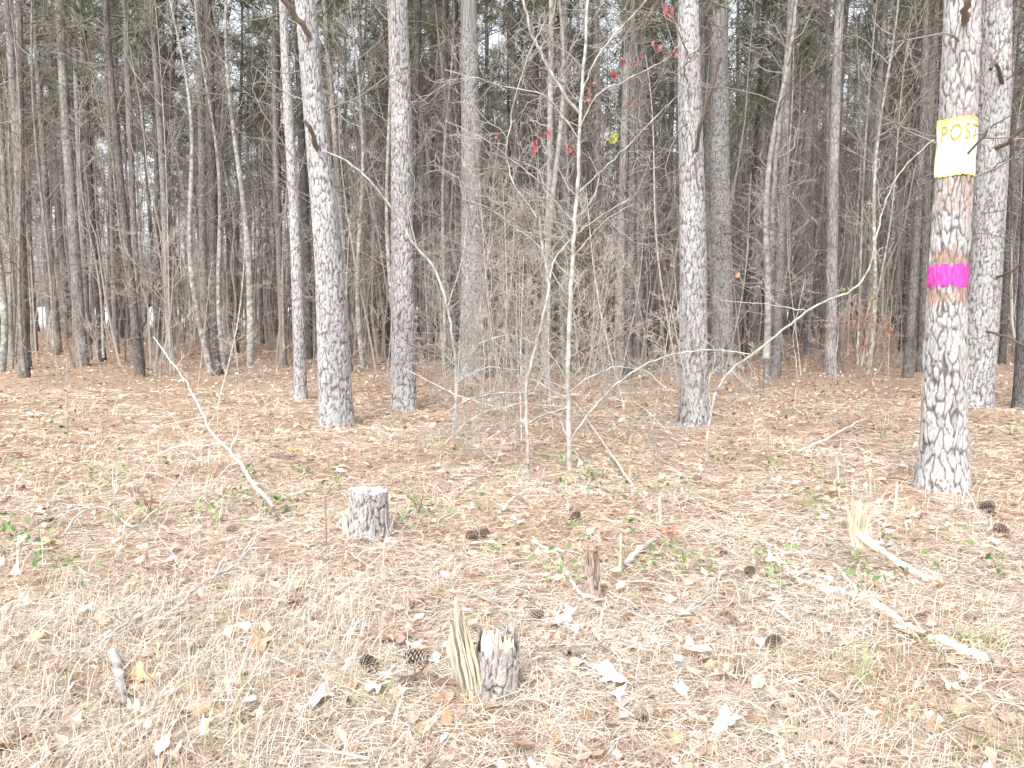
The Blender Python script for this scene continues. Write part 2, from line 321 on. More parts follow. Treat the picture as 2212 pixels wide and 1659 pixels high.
def crown(mbb,mbc,z0,z1,R,cx=lambda z:0,cy=lambda z:0,nb=40,nt=8,ts=.26):
    pos=[]
    for i in range(nb):
        t=(i+rng.random())/nb; z=z0+(z1-z0)*t; a=rng.uniform(0,2*PI); L=R*(1-.75*t)*rng.uniform(.55,1.15)*(.6+.4*min(1,t*5))
        d=np.array([math.cos(a),math.sin(a),rng.uniform(-.05,.5)])
        pts=grow(mbb,np.array([cx(z),cy(z),z]),d,L,.02,0,PINB,.08,.15,seg=4,minr=.006)
        for j in range(nt):
            u=rng.uniform(.3,1)**.7*4; k=min(3,int(u)); q=pts[k]+(pts[k+1]-pts[k])*(u-k); pos.append(q+rng.normal(0,.16,3))
    pos=np.array(pos); n=len(pos)
    scatter(mbc,*TUFT,pos,rots(rng.uniform(0,2*PI,n),rng.normal(0,.4,n),rng.normal(0,.4,n)),rng.uniform(.8,1.3,n)[:,None]*ts,pal(n,GRN,[3,2,2,1]))
def dead_branches(mb,z0,z1,n,rfun,cx,cy,Lm=1.5,lev=1,k=3,col=PINB,nch=4):
    for i in range(n):
        z=rng.uniform(z0,z1); a=rng.uniform(0,2*PI); L=Lm*rng.uniform(.25,1.2)
        grow(mb,np.array([cx(z)+math.cos(a)*rfun(z)*.8,cy(z)+math.sin(a)*rfun(z)*.8,z]),np.array([math.cos(a),math.sin(a),rng.uniform(-.25,.5)]),L,rng.uniform(.006,.014),lev,col,.03,.25,nch,k,5,.0035)
# ---------------- hero pines ---------------------------------------------------------
def vnoise(th,z,nx,fz,seed):
    R=np.random.default_rng(seed).random((nx,512)); s=(th/(2*PI)*nx)%nx; t=z*fz+7
    i=np.floor(s).astype(int); j=np.floor(t).astype(int); a=s-i; b=t-j; a=a*a*(3-2*a); b=b*b*(3-2*b)
    g=lambda p,q:R[p%nx,q%512]
    return (g(i,j)*(1-a)*(1-b)+g(i+1,j)*a*(1-b)+g(i,j+1)*(1-a)*b+g(i+1,j+1)*a*b)-.5
def cells(th,z,r0,seed,cw,ch,w0=.02,w1=.20):
    nc=max(5,int(round(2*PI*r0/cw))); NR=600; R=np.random.default_rng(seed).random((nc,NR,3))
    s=th/(2*PI)*nc+.9*vnoise(th,z,nc,1/ch,seed+1)+.4*vnoise(th,z,nc*2,2.5/ch,seed+2); t=z/ch+1.1*vnoise(th,z,nc,1/ch,seed+3)+.4*vnoise(th,z,nc*2,2.5/ch,seed+4)+5
    i0=np.floor(s).astype(int); j0=np.floor(t).astype(int); F1=np.full(s.shape,9.);F2=F1.copy();ID=np.zeros(s.shape)
    for di in (-1,0,1):
        for dj in (-1,0,1):
            rr=R[(i0+di)%nc,(j0+dj)%NR]; dx=np.abs(i0+di+.15+.7*rr[...,0]-s); dy=np.abs(j0+dj+rr[...,1]-t); d=(dx**4+dy**4)**(1/4)
            c=d<F1; F2=np.where(c,F1,np.minimum(F2,d)); ID=np.where(c,rr[...,2],ID); F1=np.where(c,d,F1)
    e=np.clip((F2-F1-w0)/(w1-w0),0,1); return e*e*(3-2*e),ID
def bark_grid(zs,cx,cy,rf,seed,nth,cw=.055,ch=.16,depth=.013,pc=(.44,.44,.445),fc=(.125,.11,.105),flare=.3,scrape=None,lichen=0):
    th=np.arange(nth)/nth*2*PI; TT,ZZ=np.meshgrid(th,zs); r0=float(rf(1.))
    pl,idr=cells(TT,ZZ,r0,seed,cw,ch)
    pl2,id2=cells(TT,ZZ,r0,seed+50,cw*.6,ch*.3)
    nz=np.random.default_rng(seed).normal(0,1,TT.shape)
    base=np.array([float(rf(z)) for z in zs])[:,None]*(1+flare*np.exp(-np.maximum(ZZ,0)/.22)*(1+.35*np.sin(TT*4+seed)))
    dep=depth*np.ones_like(ZZ); big=1+.3*vnoise(TT,ZZ,5,1.2,seed+9)
    C=np.array(pc)*((.88+.16*idr+.14*id2)*big)[...,None]
    C=C*(1+ .06*nz[...,None]); C=np.where((id2[...,None]>.88),C*np.array([1.0,.94,.88]),C)
    f=(pl*(.62+.38*pl2))[...,None]; C=np.array(fc)*(1-f)+C*f
    if lichen>0:
        m=((2.2*vnoise(TT,ZZ,9,3,seed+20)+2*vnoise(TT,ZZ,24,14,seed+21)+nz*.15)>(1.4-.5*lichen))[...,None]; C=np.where(m,C*.65+np.array([.16,.175,.155]),C)
    if scrape is not None:
        s=scrape(TT,ZZ,nz); dep=dep*(1-.6*s); rc=np.array([.42,.30,.24])*(.7+.5*idr)[...,None]*(.55+.45*f); C=C*(1-s[...,None])+rc*s[...,None]
    Rr=base-depth*.7+dep*(pl*.6+.35*pl*idr+.3*pl2*pl*id2)+.001*nz
    X=np.array([cx(z) for z in zs])[:,None]+Rr*np.cos(TT); Y=np.array([cy(z) for z in zs])[:,None]+Rr*np.sin(TT)
    return np.stack([X,Y,ZZ],-1),np.clip(C,.02,.95),TT,ZZ,nz
def hero_pine(path,wts,label,seed,nth=72,H=17,nd=26,lich=.3,scrape=None,band=None,pc=(.44,.44,.445),limbs=(),zf=5.6,depth=.013,cw=.055,dcol=PINB,wk=.95):
    p0=gp(*path[0]); Yd=p0[1]; zz=[0.]; xx=[0.]
    for (u,v) in path[1:]:
        q=at(u,v,Yd); zz.append(q[2]-p0[2]); xx.append(q[0]-p0[0])
    off=math.cos(math.atan(abs(path[0][0]-CU)/F))*wk
    rz=[0.]+zz[1:]; rr=[wt/2/F*Yd*off*(1-.016*z/ (Yd/6)) for wt,z in zip(wts,rz)]
    sl=(xx[-1]-xx[-2])/(zz[-1]-zz[-2])
    zz.append(H); xx.append(xx[-1]+sl*(H-zz[-2])*.4); 
    rz=rz+[H]; rr=rr+[.04]
    zs_=np.linspace(0,H,60); xs_=np.interp(zs_,zz,xx); xs_=np.convolve(np.pad(xs_,2,'edge'),np.ones(5)/5,'valid'); xs_-=xs_[0]
    ph=seed*1.3
    cx=lambda z: float(np.interp(z,zs_,xs_)); cy=lambda z: .03*math.sin(z*.6+ph)-.03*math.sin(ph)
    rf=lambda z: float(np.interp(z,rz,rr))
    zs=np.concatenate([[-.12,-.05],np.arange(0,zf,.02),np.arange(zf,H,.3),[H]])
    V,C,TT,ZZ,nz=bark_grid(zs,cx,cy,rf,seed,nth,pc=pc,scrape=scrape,lichen=lich,flare=.18,depth=depth,cw=cw)
    r=root("pine_tree",p0,label,"pine tree","grey pines of the wood edge")
    mb=MB(); mb.add(V.reshape(-1,3),gridfaces(len(zs),nth),C.reshape(-1,3)); obj("trunk",mb.build("trunk",M_bark),r)
    mb=MB(); dead_branches(mb,2.2,zf+2.5,nd,rf,cx,cy,1.3,1,3,dcol)
    for pts,r0,r1 in limbs:
        P=np.array([at(u,v,Yd+dy) for (u,v,dy) in pts])-p0
        P=np.array([np.array([np.interp(t,np.linspace(0,1,len(P)),P[:,k]) for k in range(3)]) for t in np.linspace(0,1,10)])
        P[1:-1]+=rng.normal(0,.008,(8,3))
        tube(mb,P,np.linspace(r0,r1,10),6,(.20,.16,.135))
    obj("dead_branches",mb.build("dead_branches",M_twig),r)
    mb=MB(); mc=MB(); crown(mb,mc,8.5,H+.5,2.4,cx,cy,30,7,.30)
    obj("crown_limbs",mb.build("crown_limbs",M_twig),r); obj("crown",mc.build("crown",M_needle,False),r,label="green needle crown high above the bare trunk")
    if band is not None:
        k=len(zs); Vb=V.copy(); d=np.stack([np.cos(TT),np.sin(TT),0*TT],-1); Vb+=d*.004
        m=band(TT,ZZ,nz)
        fm=(m&np.roll(m,-1,1)); fm=fm[:-1]&fm[1:]
        G=gridfaces(k,nth).reshape(k-1,nth,4)[fm]
        used,inv=np.unique(G.ravel(),return_inverse=True)
        lum=C.reshape(-1,3)[used].mean(1,keepdims=True)
        Cb=np.array([.62,.085,.43])*(.7+.8*lum)
        mb=MB(); mb.add(Vb.reshape(-1,3)[used],inv.reshape(-1,4),Cb); obj("paint_band",mb.build("paint_band",M_paint),r,label="ragged magenta boundary paint stripe on bark")
    return r,p0,cx,cy,rf
hero_pine([(727,918),(708,500),(682,300),(668,110),(655,0)],[78,64,52,48,46],"grey plated pine leaning slightly, with curved broken branch stub",3,90,
  limbs=[([(684,318,-.15),(676,295,-.35),(668,275,-.5),(652,262,-.6)],.035,.018),([(668,75,-.1),(640,35,-.3),(605,-10,-.5)],.035,.03)])
hero_pine([(650,866),(637,500),(618,200),(608,0)],[30,26,22,17],"slender pale grey pine beside a thicker leaning pine",4,48,nd=14,zf=6.3,cw=.035,depth=.006)
hero_pine([(872,884),(868,500),(867,250),(860,0)],[58,50,46,42],"straight grey pine with flaky plated bark",5,80,zf=6)
hero_pine([(1024,815),(1018,450),(1016,200),(1012,0)],[62,46,40,34],"grey pine with pale lichen and vines around its foot",6,74,zf=7,lich=1.0,pc=(.40,.40,.395))
hero_pine([(1497,916),(1497,500),(1490,200),(1487,0)],[66,60,54,47],"straight grey pine with rusty dead branch hanging down",8,90,
  limbs=[([(1503,330,-.1),(1512,270,-.35),(1535,200,-.5),(1556,125,-.6)],.022,.02),([(1500,330,-.1),(1507,400,-.3)],.014,.008)])
hero_pine([(1562,803),(1556,400),(1552,0)],[52,45,38],"grey pine standing close behind another pine",9,70,zf=7.5,lich=.7,pc=(.40,.40,.395))
hero_pine([(1400,752),(1395,400),(1390,0)],[38,32,26],"grey pine trunk among thin twigs",10,48,zf=9,nd=30,pc=(.37,.365,.36))
hero_pine([(2108,882),(2133,500),(2148,200),(2153,0)],[76,76,74,72],"thick grey pine with bent dark branches behind painted pine",12,100,lich=.9,
  limbs=[([(2150,320,-.2),(2175,310,-.4),(2215,270,-.6),(2290,200,-.8)],.03,.02),([(2150,600,-.2),(2185,585,-.5),(2230,560,-.7)],.02,.012),([(2165,180,-.2),(2150,130,-.5),(2140,150,-.6)],.03,.02),([(2130,715,-.2),(2180,730,-.6),(2240,760,-.9)],.02,.015)])
pb=gp(2035,1052); Yp=pb[1]
def zof(v): return float(at(2060,v,Yp)[2]-pb[2])
zb0,zb1=zof(622),zof(570); zs0,zs1=zof(382),zof(258)
def scr(T,Z,nz):
    wv=.03*vnoise(T,Z*0,14,1,5)+.03*vnoise(T,Z*0,40,1,6)+.008*nz
    a=np.clip((Z-(zof(662)+wv*2))/.04,0,1)*np.clip(((zof(538)+wv*2)-Z)/.03,0,1)
    b=np.clip((Z-(zof(480)+wv*6))/.2,0,1)*np.clip(((zof(240)+wv)-Z)/.03,0,1)*.5
    fa=np.clip(np.cos(T-4.55)*2+.6+vnoise(T,Z,16,8,8)*3,0,1)
    return np.clip(np.maximum(a,b)*fa*(.75+1.8*vnoise(T,Z,20,14,9)+.1*nz),0,1)
def bnd(T,Z,nz):
    wv=.035*vnoise(T,Z*0,18,1,15)+.035*vnoise(T,Z*0,60,1,16)+.004*nz
    return (Z>zb0+wv)&(Z<zb1-wv)&(np.cos(T-4.6)>-.35)
rp,pp,pcx,pcy,prf=hero_pine([(2036,1052),(2048,600),(2075,300),(2085,0)],[116,94,90,86],"large plated pine with magenta paint band and posted sign",14,190,nd=12,zf=4.3,scrape=scr,band=bnd,lich=.5,cw=.055,depth=.016,pc=(.48,.475,.475),
  limbs=[([(2085,45,-.1),(2088,10,-.3),(2100,-30,-.4)],.03,.02)])
def sign():
    zc=(zs0+zs1)/2; R=prf(zc)+.010; cx=pcx(zc)+pb[0]; cy=pcy(zc)+pb[1]
    fa=math.atan2(-cy,-cx)
    def lean(z): return pcx(z)-pcx(zc)
    def pt(a,z,off=0): 
        t=fa+a; r=R+off+.003*math.sin(a*5+z*20)
        return (cx+lean(z)+r*math.cos(t),cy+r*math.sin(t),z+pb[2]+.006*math.sin(a*3))
    a0,a1=-1.35,2.2
    n=60; m=24; mb=MB(); V=[];C=[]
    for j in range(m+1):
        for i in range(n+1):
            a=a0+(a1-a0)*i/n; z=zs0+(zs1-zs0)*j/m
            if j in(0,m): z+=.003*math.sin(i*1.1)
            V.append(pt(a,z)); e=min(i,n-i)/2.5; e2=min(j/1.6,(m-j)/5.5); q=min(1,max(0,min(e,e2)))
            C.append(tuple(np.array((.90,.83,.18))*(1-q)+np.array((.90,.89,.76))*q))  # yellow sheet; its pale middle is overexposed glare painted into the colour
    i=np.arange(m)[:,None]*(n+1); jj=np.arange(n)[None,:]
    Fc=np.stack([i+jj,i+jj+1,i+n+1+jj+1,i+n+1+jj],-1).reshape(-1,4)
    mb.add(V,Fc,C)
    r=root("posted_sign",pt(0,zc),"yellow posted no trespassing sheet wrapped around pine trunk","sign")
    def rel(me):
        for vtx in me.vertices: vtx.co-=r.location
    me=mb.build("sheet",M_sign); rel(me); obj("sheet",me,r)
    cu=bpy.data.curves.new("t",'FONT'); cu.body="POSTED"; cu.size=1; cu.offset=.010; cu.space_character=1.3
    to=bpy.data.objects.new("t",cu); COL.objects.link(to); dg=bpy.context.evaluated_depsgraph_get(); dg.update()
    tm=bpy.data.meshes.new_from_object(to.evaluated_get(dg)); bpy.data.objects.remove(to)
    bm=bmesh.new(); bm.from_mesh(tm); bmesh.ops.triangulate(bm,faces=bm.faces); 
    for _ in range(2): bmesh.ops.subdivide_edges(bm,edges=[e for e in bm.edges if e.calc_length()>.12],cuts=1); bmesh.ops.triangulate(bm,faces=bm.faces)
    xs=[v.co.x for v in bm.verts]; ys=[v.co.y for v in bm.verts]; x0,x1,y0,y1=min(xs),max(xs),min(ys),max(ys)
    zt1=zof(272); zt0=zof(308)
    for v in bm.verts:
        a=-.78+(v.co.x-x0)/(x1-x0)*3.15; z=zt0+(v.co.y-y0)/(y1-y0)*(zt1-zt0)
        v.co=Vector(pt(a,z,.003))-r.location
    me=bpy.data.meshes.new("lettering"); bm.to_mesh(me); bm.free()
    at_=me.attributes.new("Col",'FLOAT_COLOR','POINT')
    for d in at_.data: d.color=(.42,.36,.08,1)
    me.materials.append(M_ink); obj("lettering",me,r,label="block capitals reading POSTED")
    mb=MB()
    for k,(vv,al,ar) in enumerate([(324,-.8,1.6),(335,-.8,1.3),(346,-.8,1.7),(357,-.8,1.2),(368,-.7,1.5)]):
        z=zof(vv); a=al
        while a<ar:
            w_=rng.uniform(.1,.3); q=[pt(a+w_*t,z+dz,.002) for dz in (0,.007) for t in (0,.5,1)]
            mb.add(q,np.array([[0,1,4,3],[1,2,5,4]]),(.85,.80,.48)); a+=w_+.07
    me=mb.build("fine_print",M_ink); rel(me); obj("fine_print",me,r,label="faded illegible fine print lines")
sign()
# ---------------- mid-distance pines & saplings (shared variants) --------------------
def pine_variant(seed,r0,H,z0,lean=.3,col=GRB,nb=36,nd=55):
    ph=seed; cx=lambda z: .10*math.sin(z*.35+ph)-.10*math.sin(ph)+lean*z/H; cy=lambda z:.1*math.sin(z*.3+ph*2)-.1*math.sin(ph*2)
    rf=lambda z: r0*(1-.75*z/H)+.01
    zs=np.concatenate([np.linspace(-.1,1,6),np.linspace(1.5,H,26)]); mb=MB()
    tube(mb,[(cx(z),cy(z),z) for z in zs],[rf(z)*(1+.3*math.exp(-max(z,0)/.25)) for z in zs],12,col)
    t=mb.build("trunk",M_far)
    mb=MB(); dead_branches(mb,1.8,z0+4,nd,rf,cx,cy,1.7,1,3,(.28,.255,.235)); d=mb.build("dead_branches",M_twig)
    mb=MB(); mc=MB(); crown(mb,mc,z0,H+.4,2.2,cx,cy,nb,7,.33)
    return t,d,mb.build("crown_limbs",M_twig),mc.build("crown",M_needle,False)
PV=[pine_variant(1,.125,16,8,.3,(.25,.23,.215)),pine_variant(2,.105,14,7,-.4,(.22,.20,.185)),pine_variant(3,.15,17,9,.2,(.29,.275,.265)),pine_variant(4,.09,13,6.5,.5,(.23,.21,.19)),pine_variant(5,.135,16,7.5,-.2,(.28,.26,.245))]
def place_pine(x,y,v,rz,s,h,label="slender grey-brown pine with dead lower branches"):
    r=root("pine_tree",(x,y,gz(x,y)),label,"pine tree","pines of the inner wood",rz,(s,s,h))
    for n,me in zip(("trunk","dead_branches","crown_limbs","crown"),PV[v]): obj(n,me,r)
def sap_variant(seed,H,r0,lean,col,mott=0,nbr=22,z0=1.0,Lb=1.4,up=.15,lev=2,mr=.0028):
    ph=seed*1.7; n=30; zs=np.linspace(-.08,H,n)
    X=lean*(zs/H)**1.3*H*.12+.08*np.sin(zs*1.1+ph)-.08*math.sin(ph); Y=.08*np.sin(zs*.8+ph)-.08*math.sin(ph)
    rr=np.linspace(r0,.006 if r0>.015 else .003,n); P=np.stack([X,Y,zs],-1); mb=MB()
    if mott: 
        zf=np.linspace(-.08,H,260); P2=np.stack([np.interp(zf,zs,X),np.interp(zf,zs,Y),zf],-1); K=9
        c=np.array([.31,.295,.27])*rng.uniform(.7,1.2,(260*K,1)); mm=(rng.random((260*K,1))<.30+.25*np.sin(np.repeat(zf,K)*4+ph)[:,None]); c=np.where(mm,np.array([[.46,.48,.44]])*rng.uniform(.8,1.1,(260*K,1)),c)
        tube(mb,P2,np.interp(zf,zs,rr),K,c)
    else: tube(mb,P,rr,7,col)
    t=mb.build("trunk",M_sap); mb=MB()
    for i in range(nbr):
        z=rng.uniform(z0,H*.97); k=np.array([np.interp(z,zs,X),np.interp(z,zs,Y),z]); a=rng.uniform(0,2*PI)
        grow(mb,k,np.array([math.cos(a),math.sin(a),rng.uniform(.1,1.1)]),Lb*rng.uniform(.4,1.2)*(1.1-.5*z/H),min(.010,r0*.3),lev,col,up,.2,4,3,5,mr)
    return t,mb.build("branches",M_twig)
SV=[sap_variant(1,8,.035,.4,(.34,.315,.285),0,22),sap_variant(2,9,.05,-.3,(.36,.34,.31),1,20,2.4),sap_variant(3,6,.022,.9,(.37,.345,.31),0,22),sap_variant(4,9,.04,.2,(.32,.305,.28),0,22),sap_variant(5,5,.018,-1.0,(.40,.37,.33),0,22,.6),sap_variant(6,7,.03,-.3,(.28,.255,.23),0,22),sap_variant(7,8.5,.045,.35,(.36,.345,.32),1,18,2.6),
 sap_variant(8,2.6,.009,.8,(.48,.445,.40),0,18,.3,.7,.1,2,.0018),sap_variant(9,3.6,.012,-1,(.45,.415,.375),0,20,.4,.8,.12,2,.0018),sap_variant(10,2.0,.007,-1.6,(.50,.455,.40),0,16,.2,.6,.08,2,.0018),
 sap_variant(11,9,.06,.3,(.19,.17,.155),0,18,2.2)]
def place_sap(x,y,v,rz,s,h,label=None):
    lab=label or ("thin sapling with mottled pale bark and bare twigs" if v in(1,6) else "wispy bare understory sapling in leaf litter" if v in(7,8,9) else "thin bare hardwood sapling with fine twigs")
    r=root("hardwood_sapling",(x,y,gz(x,y)),lab,"sapling","bare saplings of the wood",rz,(s,s,h))
    for n,me in zip(("trunk","branches"),SV[v]): obj(n,me,r)
occ=[(gp(u,v)[0],gp(u,v)[1]) for u,v in [(727,918),(650,866),(872,884),(1024,815),(1497,916),(1562,803),(1400,752),(2108,882),(2036,1052)]]
for u,v,vi,s,h in [(75,716,2,1.4,1),(142,732,0,1.2,1),(350,726,4,1.2,1),(665,776,0,.95,1),(195,712,1,1.2,1),(1735,745,2,1.35,1),(1955,742,0,1.35,1),(1930,722,4,1.2,1),(820,702,0,1.1,1),(922,780,3,.8,1),(240,715,3,1.1,1),(1130,712,1,1.2,1),(1290,715,4,1.1,1),(1820,712,2,1.1,1),(2205,882,2,.65,1),(2010,726,0,1.1,1),(575,715,3,1.1,1),(450,712,1,1.1,1),(10,720,0,1.1,1),(110,712,3,1.2,1)]:
    p=gp(u,v); place_pine(p[0],p[1],vi,rng.uniform(-.5,.5),s,h); occ.append((p[0],p[1]))
for u,v,vi,s,h,rz in [(460,830,6,1.4,1,PI),(490,826,1,1.1,1,.3),(540,826,1,1.5,1,1.6),(0,832,1,1.4,1,PI),(1648,845,3,1.7,1,.2),(1183,836,3,1.9,1,1.3),(345,840,4,1,.6,2),(615,800,0,1,1,1),(1745,770,0,1.2,1,.5),(1860,735,5,1.8,1,0),(1555,860,4,.9,.7,2),(780,760,3,1,1,0),(1270,790,2,1,1,0),(1080,770,0,1,1,2),(1095,960,4,.7,.7,.4),(1000,870,4,1,.8,3.3),(30,790,6,1.1,1,0),(420,760,0,1.5,1,3),(160,760,3,1.2,1,0)]:
    p=gp(u,v); place_sap(p[0],p[1],vi,rz,s,h); occ.append((p[0],p[1]))
p=gp(937,800); place_sap(p[0],p[1],10,PI+.4,1.05,1,"dark barked sapling speckled with pale lichen")
def free(x,y,d): return all((x-a)**2+(y-b)**2>d*d for a,b in occ)
def openleft(x,y): return x/y<-.27 and y>32 and rng.random()<.42
c=0;tries=0
while c<70 and tries<9000:
    tries+=1; y=rng.uniform(16,27); x=rng.uniform(-.68,.68)*y
    if not free(x,y,1.35): continue
    place_pine(x,y,int(rng.integers(0,5)),rng.uniform(0,2*PI),rng.uniform(.55,.9),rng.uniform(.9,1.15)); occ.append((x,y)); c+=1
c=0;tries=0
while c<198 and tries<12000:
    tries+=1; y=math.sqrt(rng.uniform(25**2,56**2)); x=rng.uniform(-.72,.72)*y
    if openleft(x,y) or not free(x,y,1.3): continue
    place_pine(x,y,int(rng.integers(0,5)),rng.uniform(0,2*PI),rng.uniform(.65,1.15),rng.uniform(.85,1.15)); occ.append((x,y)); c+=1
c=0;tries=0
while c<150 and tries<9000:
    tries+=1; y=math.sqrt(rng.uniform(12.5**2,36**2)); x=rng.uniform(-.70,.70)*y
    if openleft(x,y) or not free(x,y,.6): continue
    if y<15 and abs(x)<1: continue
    place_sap(x,y,int(rng.choice([0,1,2,3,4,5,6,10])),rng.uniform(0,2*PI),rng.uniform(.6,1.2),rng.uniform(.7,1.25)); occ.append((x,y)); c+=1
for i in range(44):
    if i<28: u=rng.normal(1140,150); v=rng.uniform(815,985)
    else: u=rng.uniform(0,1950); v=rng.uniform(790,930)
    p=gp(u,v)
    place_sap(p[0],p[1],int(rng.integers(7,10)),rng.uniform(0,2*PI),rng.uniform(.8,1.3),rng.uniform(.6,1.1))
# ---------------- far wood mass --------------------------------------------------------
def far_wood():
    mb=MB()
    def tr(n,y0,y1):
        for i in range(n):
            y=rng.uniform(y0,y1); x=rng.uniform(-.42,.85)*y
            if x/y<-.22 and rng.random()<.7: continue
            H=rng.uniform(14,20); r=rng.uniform(.07,.14); l=rng.normal(0,.4)
            zs=np.linspace(0,H,6); tube(mb,np.stack([x+l*(zs/H),y+0*zs,zs],-1),np.linspace(r,.03,6),5,np.array([.20,.18,.16])*rng.uniform(.6,1.5))
            nt_=65; z=rng.uniform(7,H,nt_); R=2.8*(1-.6*(z-5.5)/(H-5)); a=rng.uniform(0,2*PI,nt_); rr=R*np.sqrt(rng.random(nt_))
            scatter(mb,*TUFT,np.stack([x+rr*np.cos(a),y+rr*np.sin(a),z],-1),rots(a,rng.normal(0,.4,nt_),rng.normal(0,.4,nt_)),rng.uniform(.4,.7,nt_)[:,None],pal(nt_,GRN[:3],[2,2,1]),1)
    tr(350,56,100)
    n=2800; y=rng.uniform(40,85,n); x=rng.uniform(-.5,.85,n)*y; k=(x/y>-.30)|(rng.random(n)<.3); x=x[k];y=y[k];n=len(x)
    bulk_stems(mb,np.stack([x,y,0*x],-1),np.stack([rng.normal(0,.10,n),0*x,1+0*x],-1),rng.uniform(4,11,n),rng.uniform(.025,.065,n),pal(n,[(.19,.165,.145),(.27,.245,.22)],[1,1]),.03,5)
    n=4500; y=rng.uniform(40,85,n); x=rng.uniform(-.33,.85,n)*y; z=rng.uniform(.2,9,n)
    bulk_stems(mb,np.stack([x,y,z],-1),rng.normal(0,1,(n,3))*np.array([1,1,.6])+np.array([0,0,.2]),rng.uniform(.8,2.6,n),rng.uniform(.012,.028,n),pal(n,[(.19,.165,.145),(.25,.225,.20)],[1,1]),.08,4)
    obj("distant_woods",mb.build("distant_woods",[M_twig,M_needle],False),kind="stuff",label="dense dark distant pine wood with tangled undergrowth",category="woods")
    mb=MB(); n=1100; y=np.sqrt(rng.uniform(17**2,48**2,n)); x=rng.uniform(-.72,.72,n)*y; cl=pal(n,[(.24,.215,.19),(.34,.315,.285),(.16,.14,.12)],[2,1.6,1.6])
    P=bulk_stems(mb,np.stack([x,y,gz(x,y)-.05],-1),np.stack([rng.normal(0,.10,n),rng.normal(0,.08,n),1+0*x],-1),rng.uniform(3,10,n),rng.uniform(.012,.038,n),cl,.03,7)
    n2=7500; i=rng.integers(0,n,n2); j=rng.integers(1,6,n2); d=rng.normal(0,1,(n2,3)); d[:,2]=np.abs(d[:,2])*.7
    Q=bulk_stems(mb,P[i,j],d,rng.uniform(.4,1.9,n2),rng.uniform(.004,.010,n2),cl[i]*1.05,.12,5)
    n3=6000; i3=rng.integers(0,n2,n3); bulk_stems(mb,Q[i3,rng.integers(1,5,n3)],rng.normal(0,1,(n3,3)),rng.uniform(.15,.7,n3),rng.uniform(.0025,.005,n3),cl[i[i3]]*1.1,.1,3)
    obj("understory_brush",mb.build("understory_brush",M_twig,False),kind="stuff",label="tangle of thin bare understory stems and twigs",category="brush")
far_wood()
# ---------------- understory stems read from the photo ---------------------------------
def smooth(P,n):
    P=np.asarray(P,float); d=np.concatenate([[0],np.cumsum(np.linalg.norm(np.diff(P,axis=0),axis=1))]); t=np.linspace(0,d[-1],n)
    Q=np.stack([np.interp(t,d,P[:,k]) for k in range(3)],-1)
    for _ in range(2): Q[1:-1]=(Q[:-2]+2*Q[1:-1]+Q[2:])/4
    return Q
def leaf_cluster(mb,pos,n,cols,s=.09,sp=.06):
    TV,TF=lobed(5,int(rng.integers(0,9)),.2,.04)
    P=np.asarray(pos)+rng.normal(0,sp,(n,3))
    scatter(mb,TV,TF,P,rots(rng.uniform(0,2*PI,n),rng.uniform(.5,1.6,n),rng.normal(0,.6,n)),(s*rng.uniform(.6,1.2,n))[:,None],pal(n,cols,[1]*len(cols)))
RED=[(.44,.12,.12),(.50,.19,.16),(.38,.11,.12)]; ORG=[(.66,.36,.17),(.6,.27,.16)]; YEL=[(.42,.45,.14),(.55,.52,.16)]
def stem_plant(label,base,stems,ntw=14,Lt=.6,col=(.46,.43,.39),leafs=(),name="hardwood_sapling",cat="sapling",lev=2,group="bare understory saplings"):
    p0=gp(*base); Y=p0[1]; r=root(name,p0,label,cat,group); mb=MB(); mt=MB()
    for pts,r0,r1,dy in stems:
        P=[at(u,v,Y+dy*(i/(len(pts)-1)))-p0 for i,(u,v) in enumerate(pts)]
        if pts[0]==base: P[0]=np.array([0,0,-.05])
        Q=smooth(P,max(8,len(P)*5)); Q[2:-1]+=rng.normal(0,.004,(len(Q)-3,3)); rr=np.linspace(r0,r1,len(Q)); tube(mb,Q,rr,6,np.array(col)*rng.uniform(.8,1.15,(len(Q),1)))
        nn=max(2,int(ntw*np.linalg.norm(np.diff(Q,axis=0),axis=1).sum()/4))
        for i in range(nn):
            k=rng.integers(len(Q)//5+1,len(Q)-1); a=unit(Q[k+1]-Q[k-1]); o=unit(np.cross(a,rng.normal(0,1,3)))
            grow(mt,Q[k],a*.6+o,Lt*rng.uniform(.3,1.2),max(.0028,rr[k]*.35),lev,np.array(col)*1.0,.02,.28,4,3,5,.002)
    obj("trunk",mb.build("trunk",M_sap),r)
    if mt.n: obj("branches",mt.build("branches",M_twig),r)
    if leafs:
        ml=MB()
        for (u,v,n,c,s,dy) in leafs: leaf_cluster(ml,at(u,v,Y+dy)-p0,n,c,s,.035)
        obj("leaves",ml.build("leaves",M_green,False),r,label="few remaining autumn leaves")
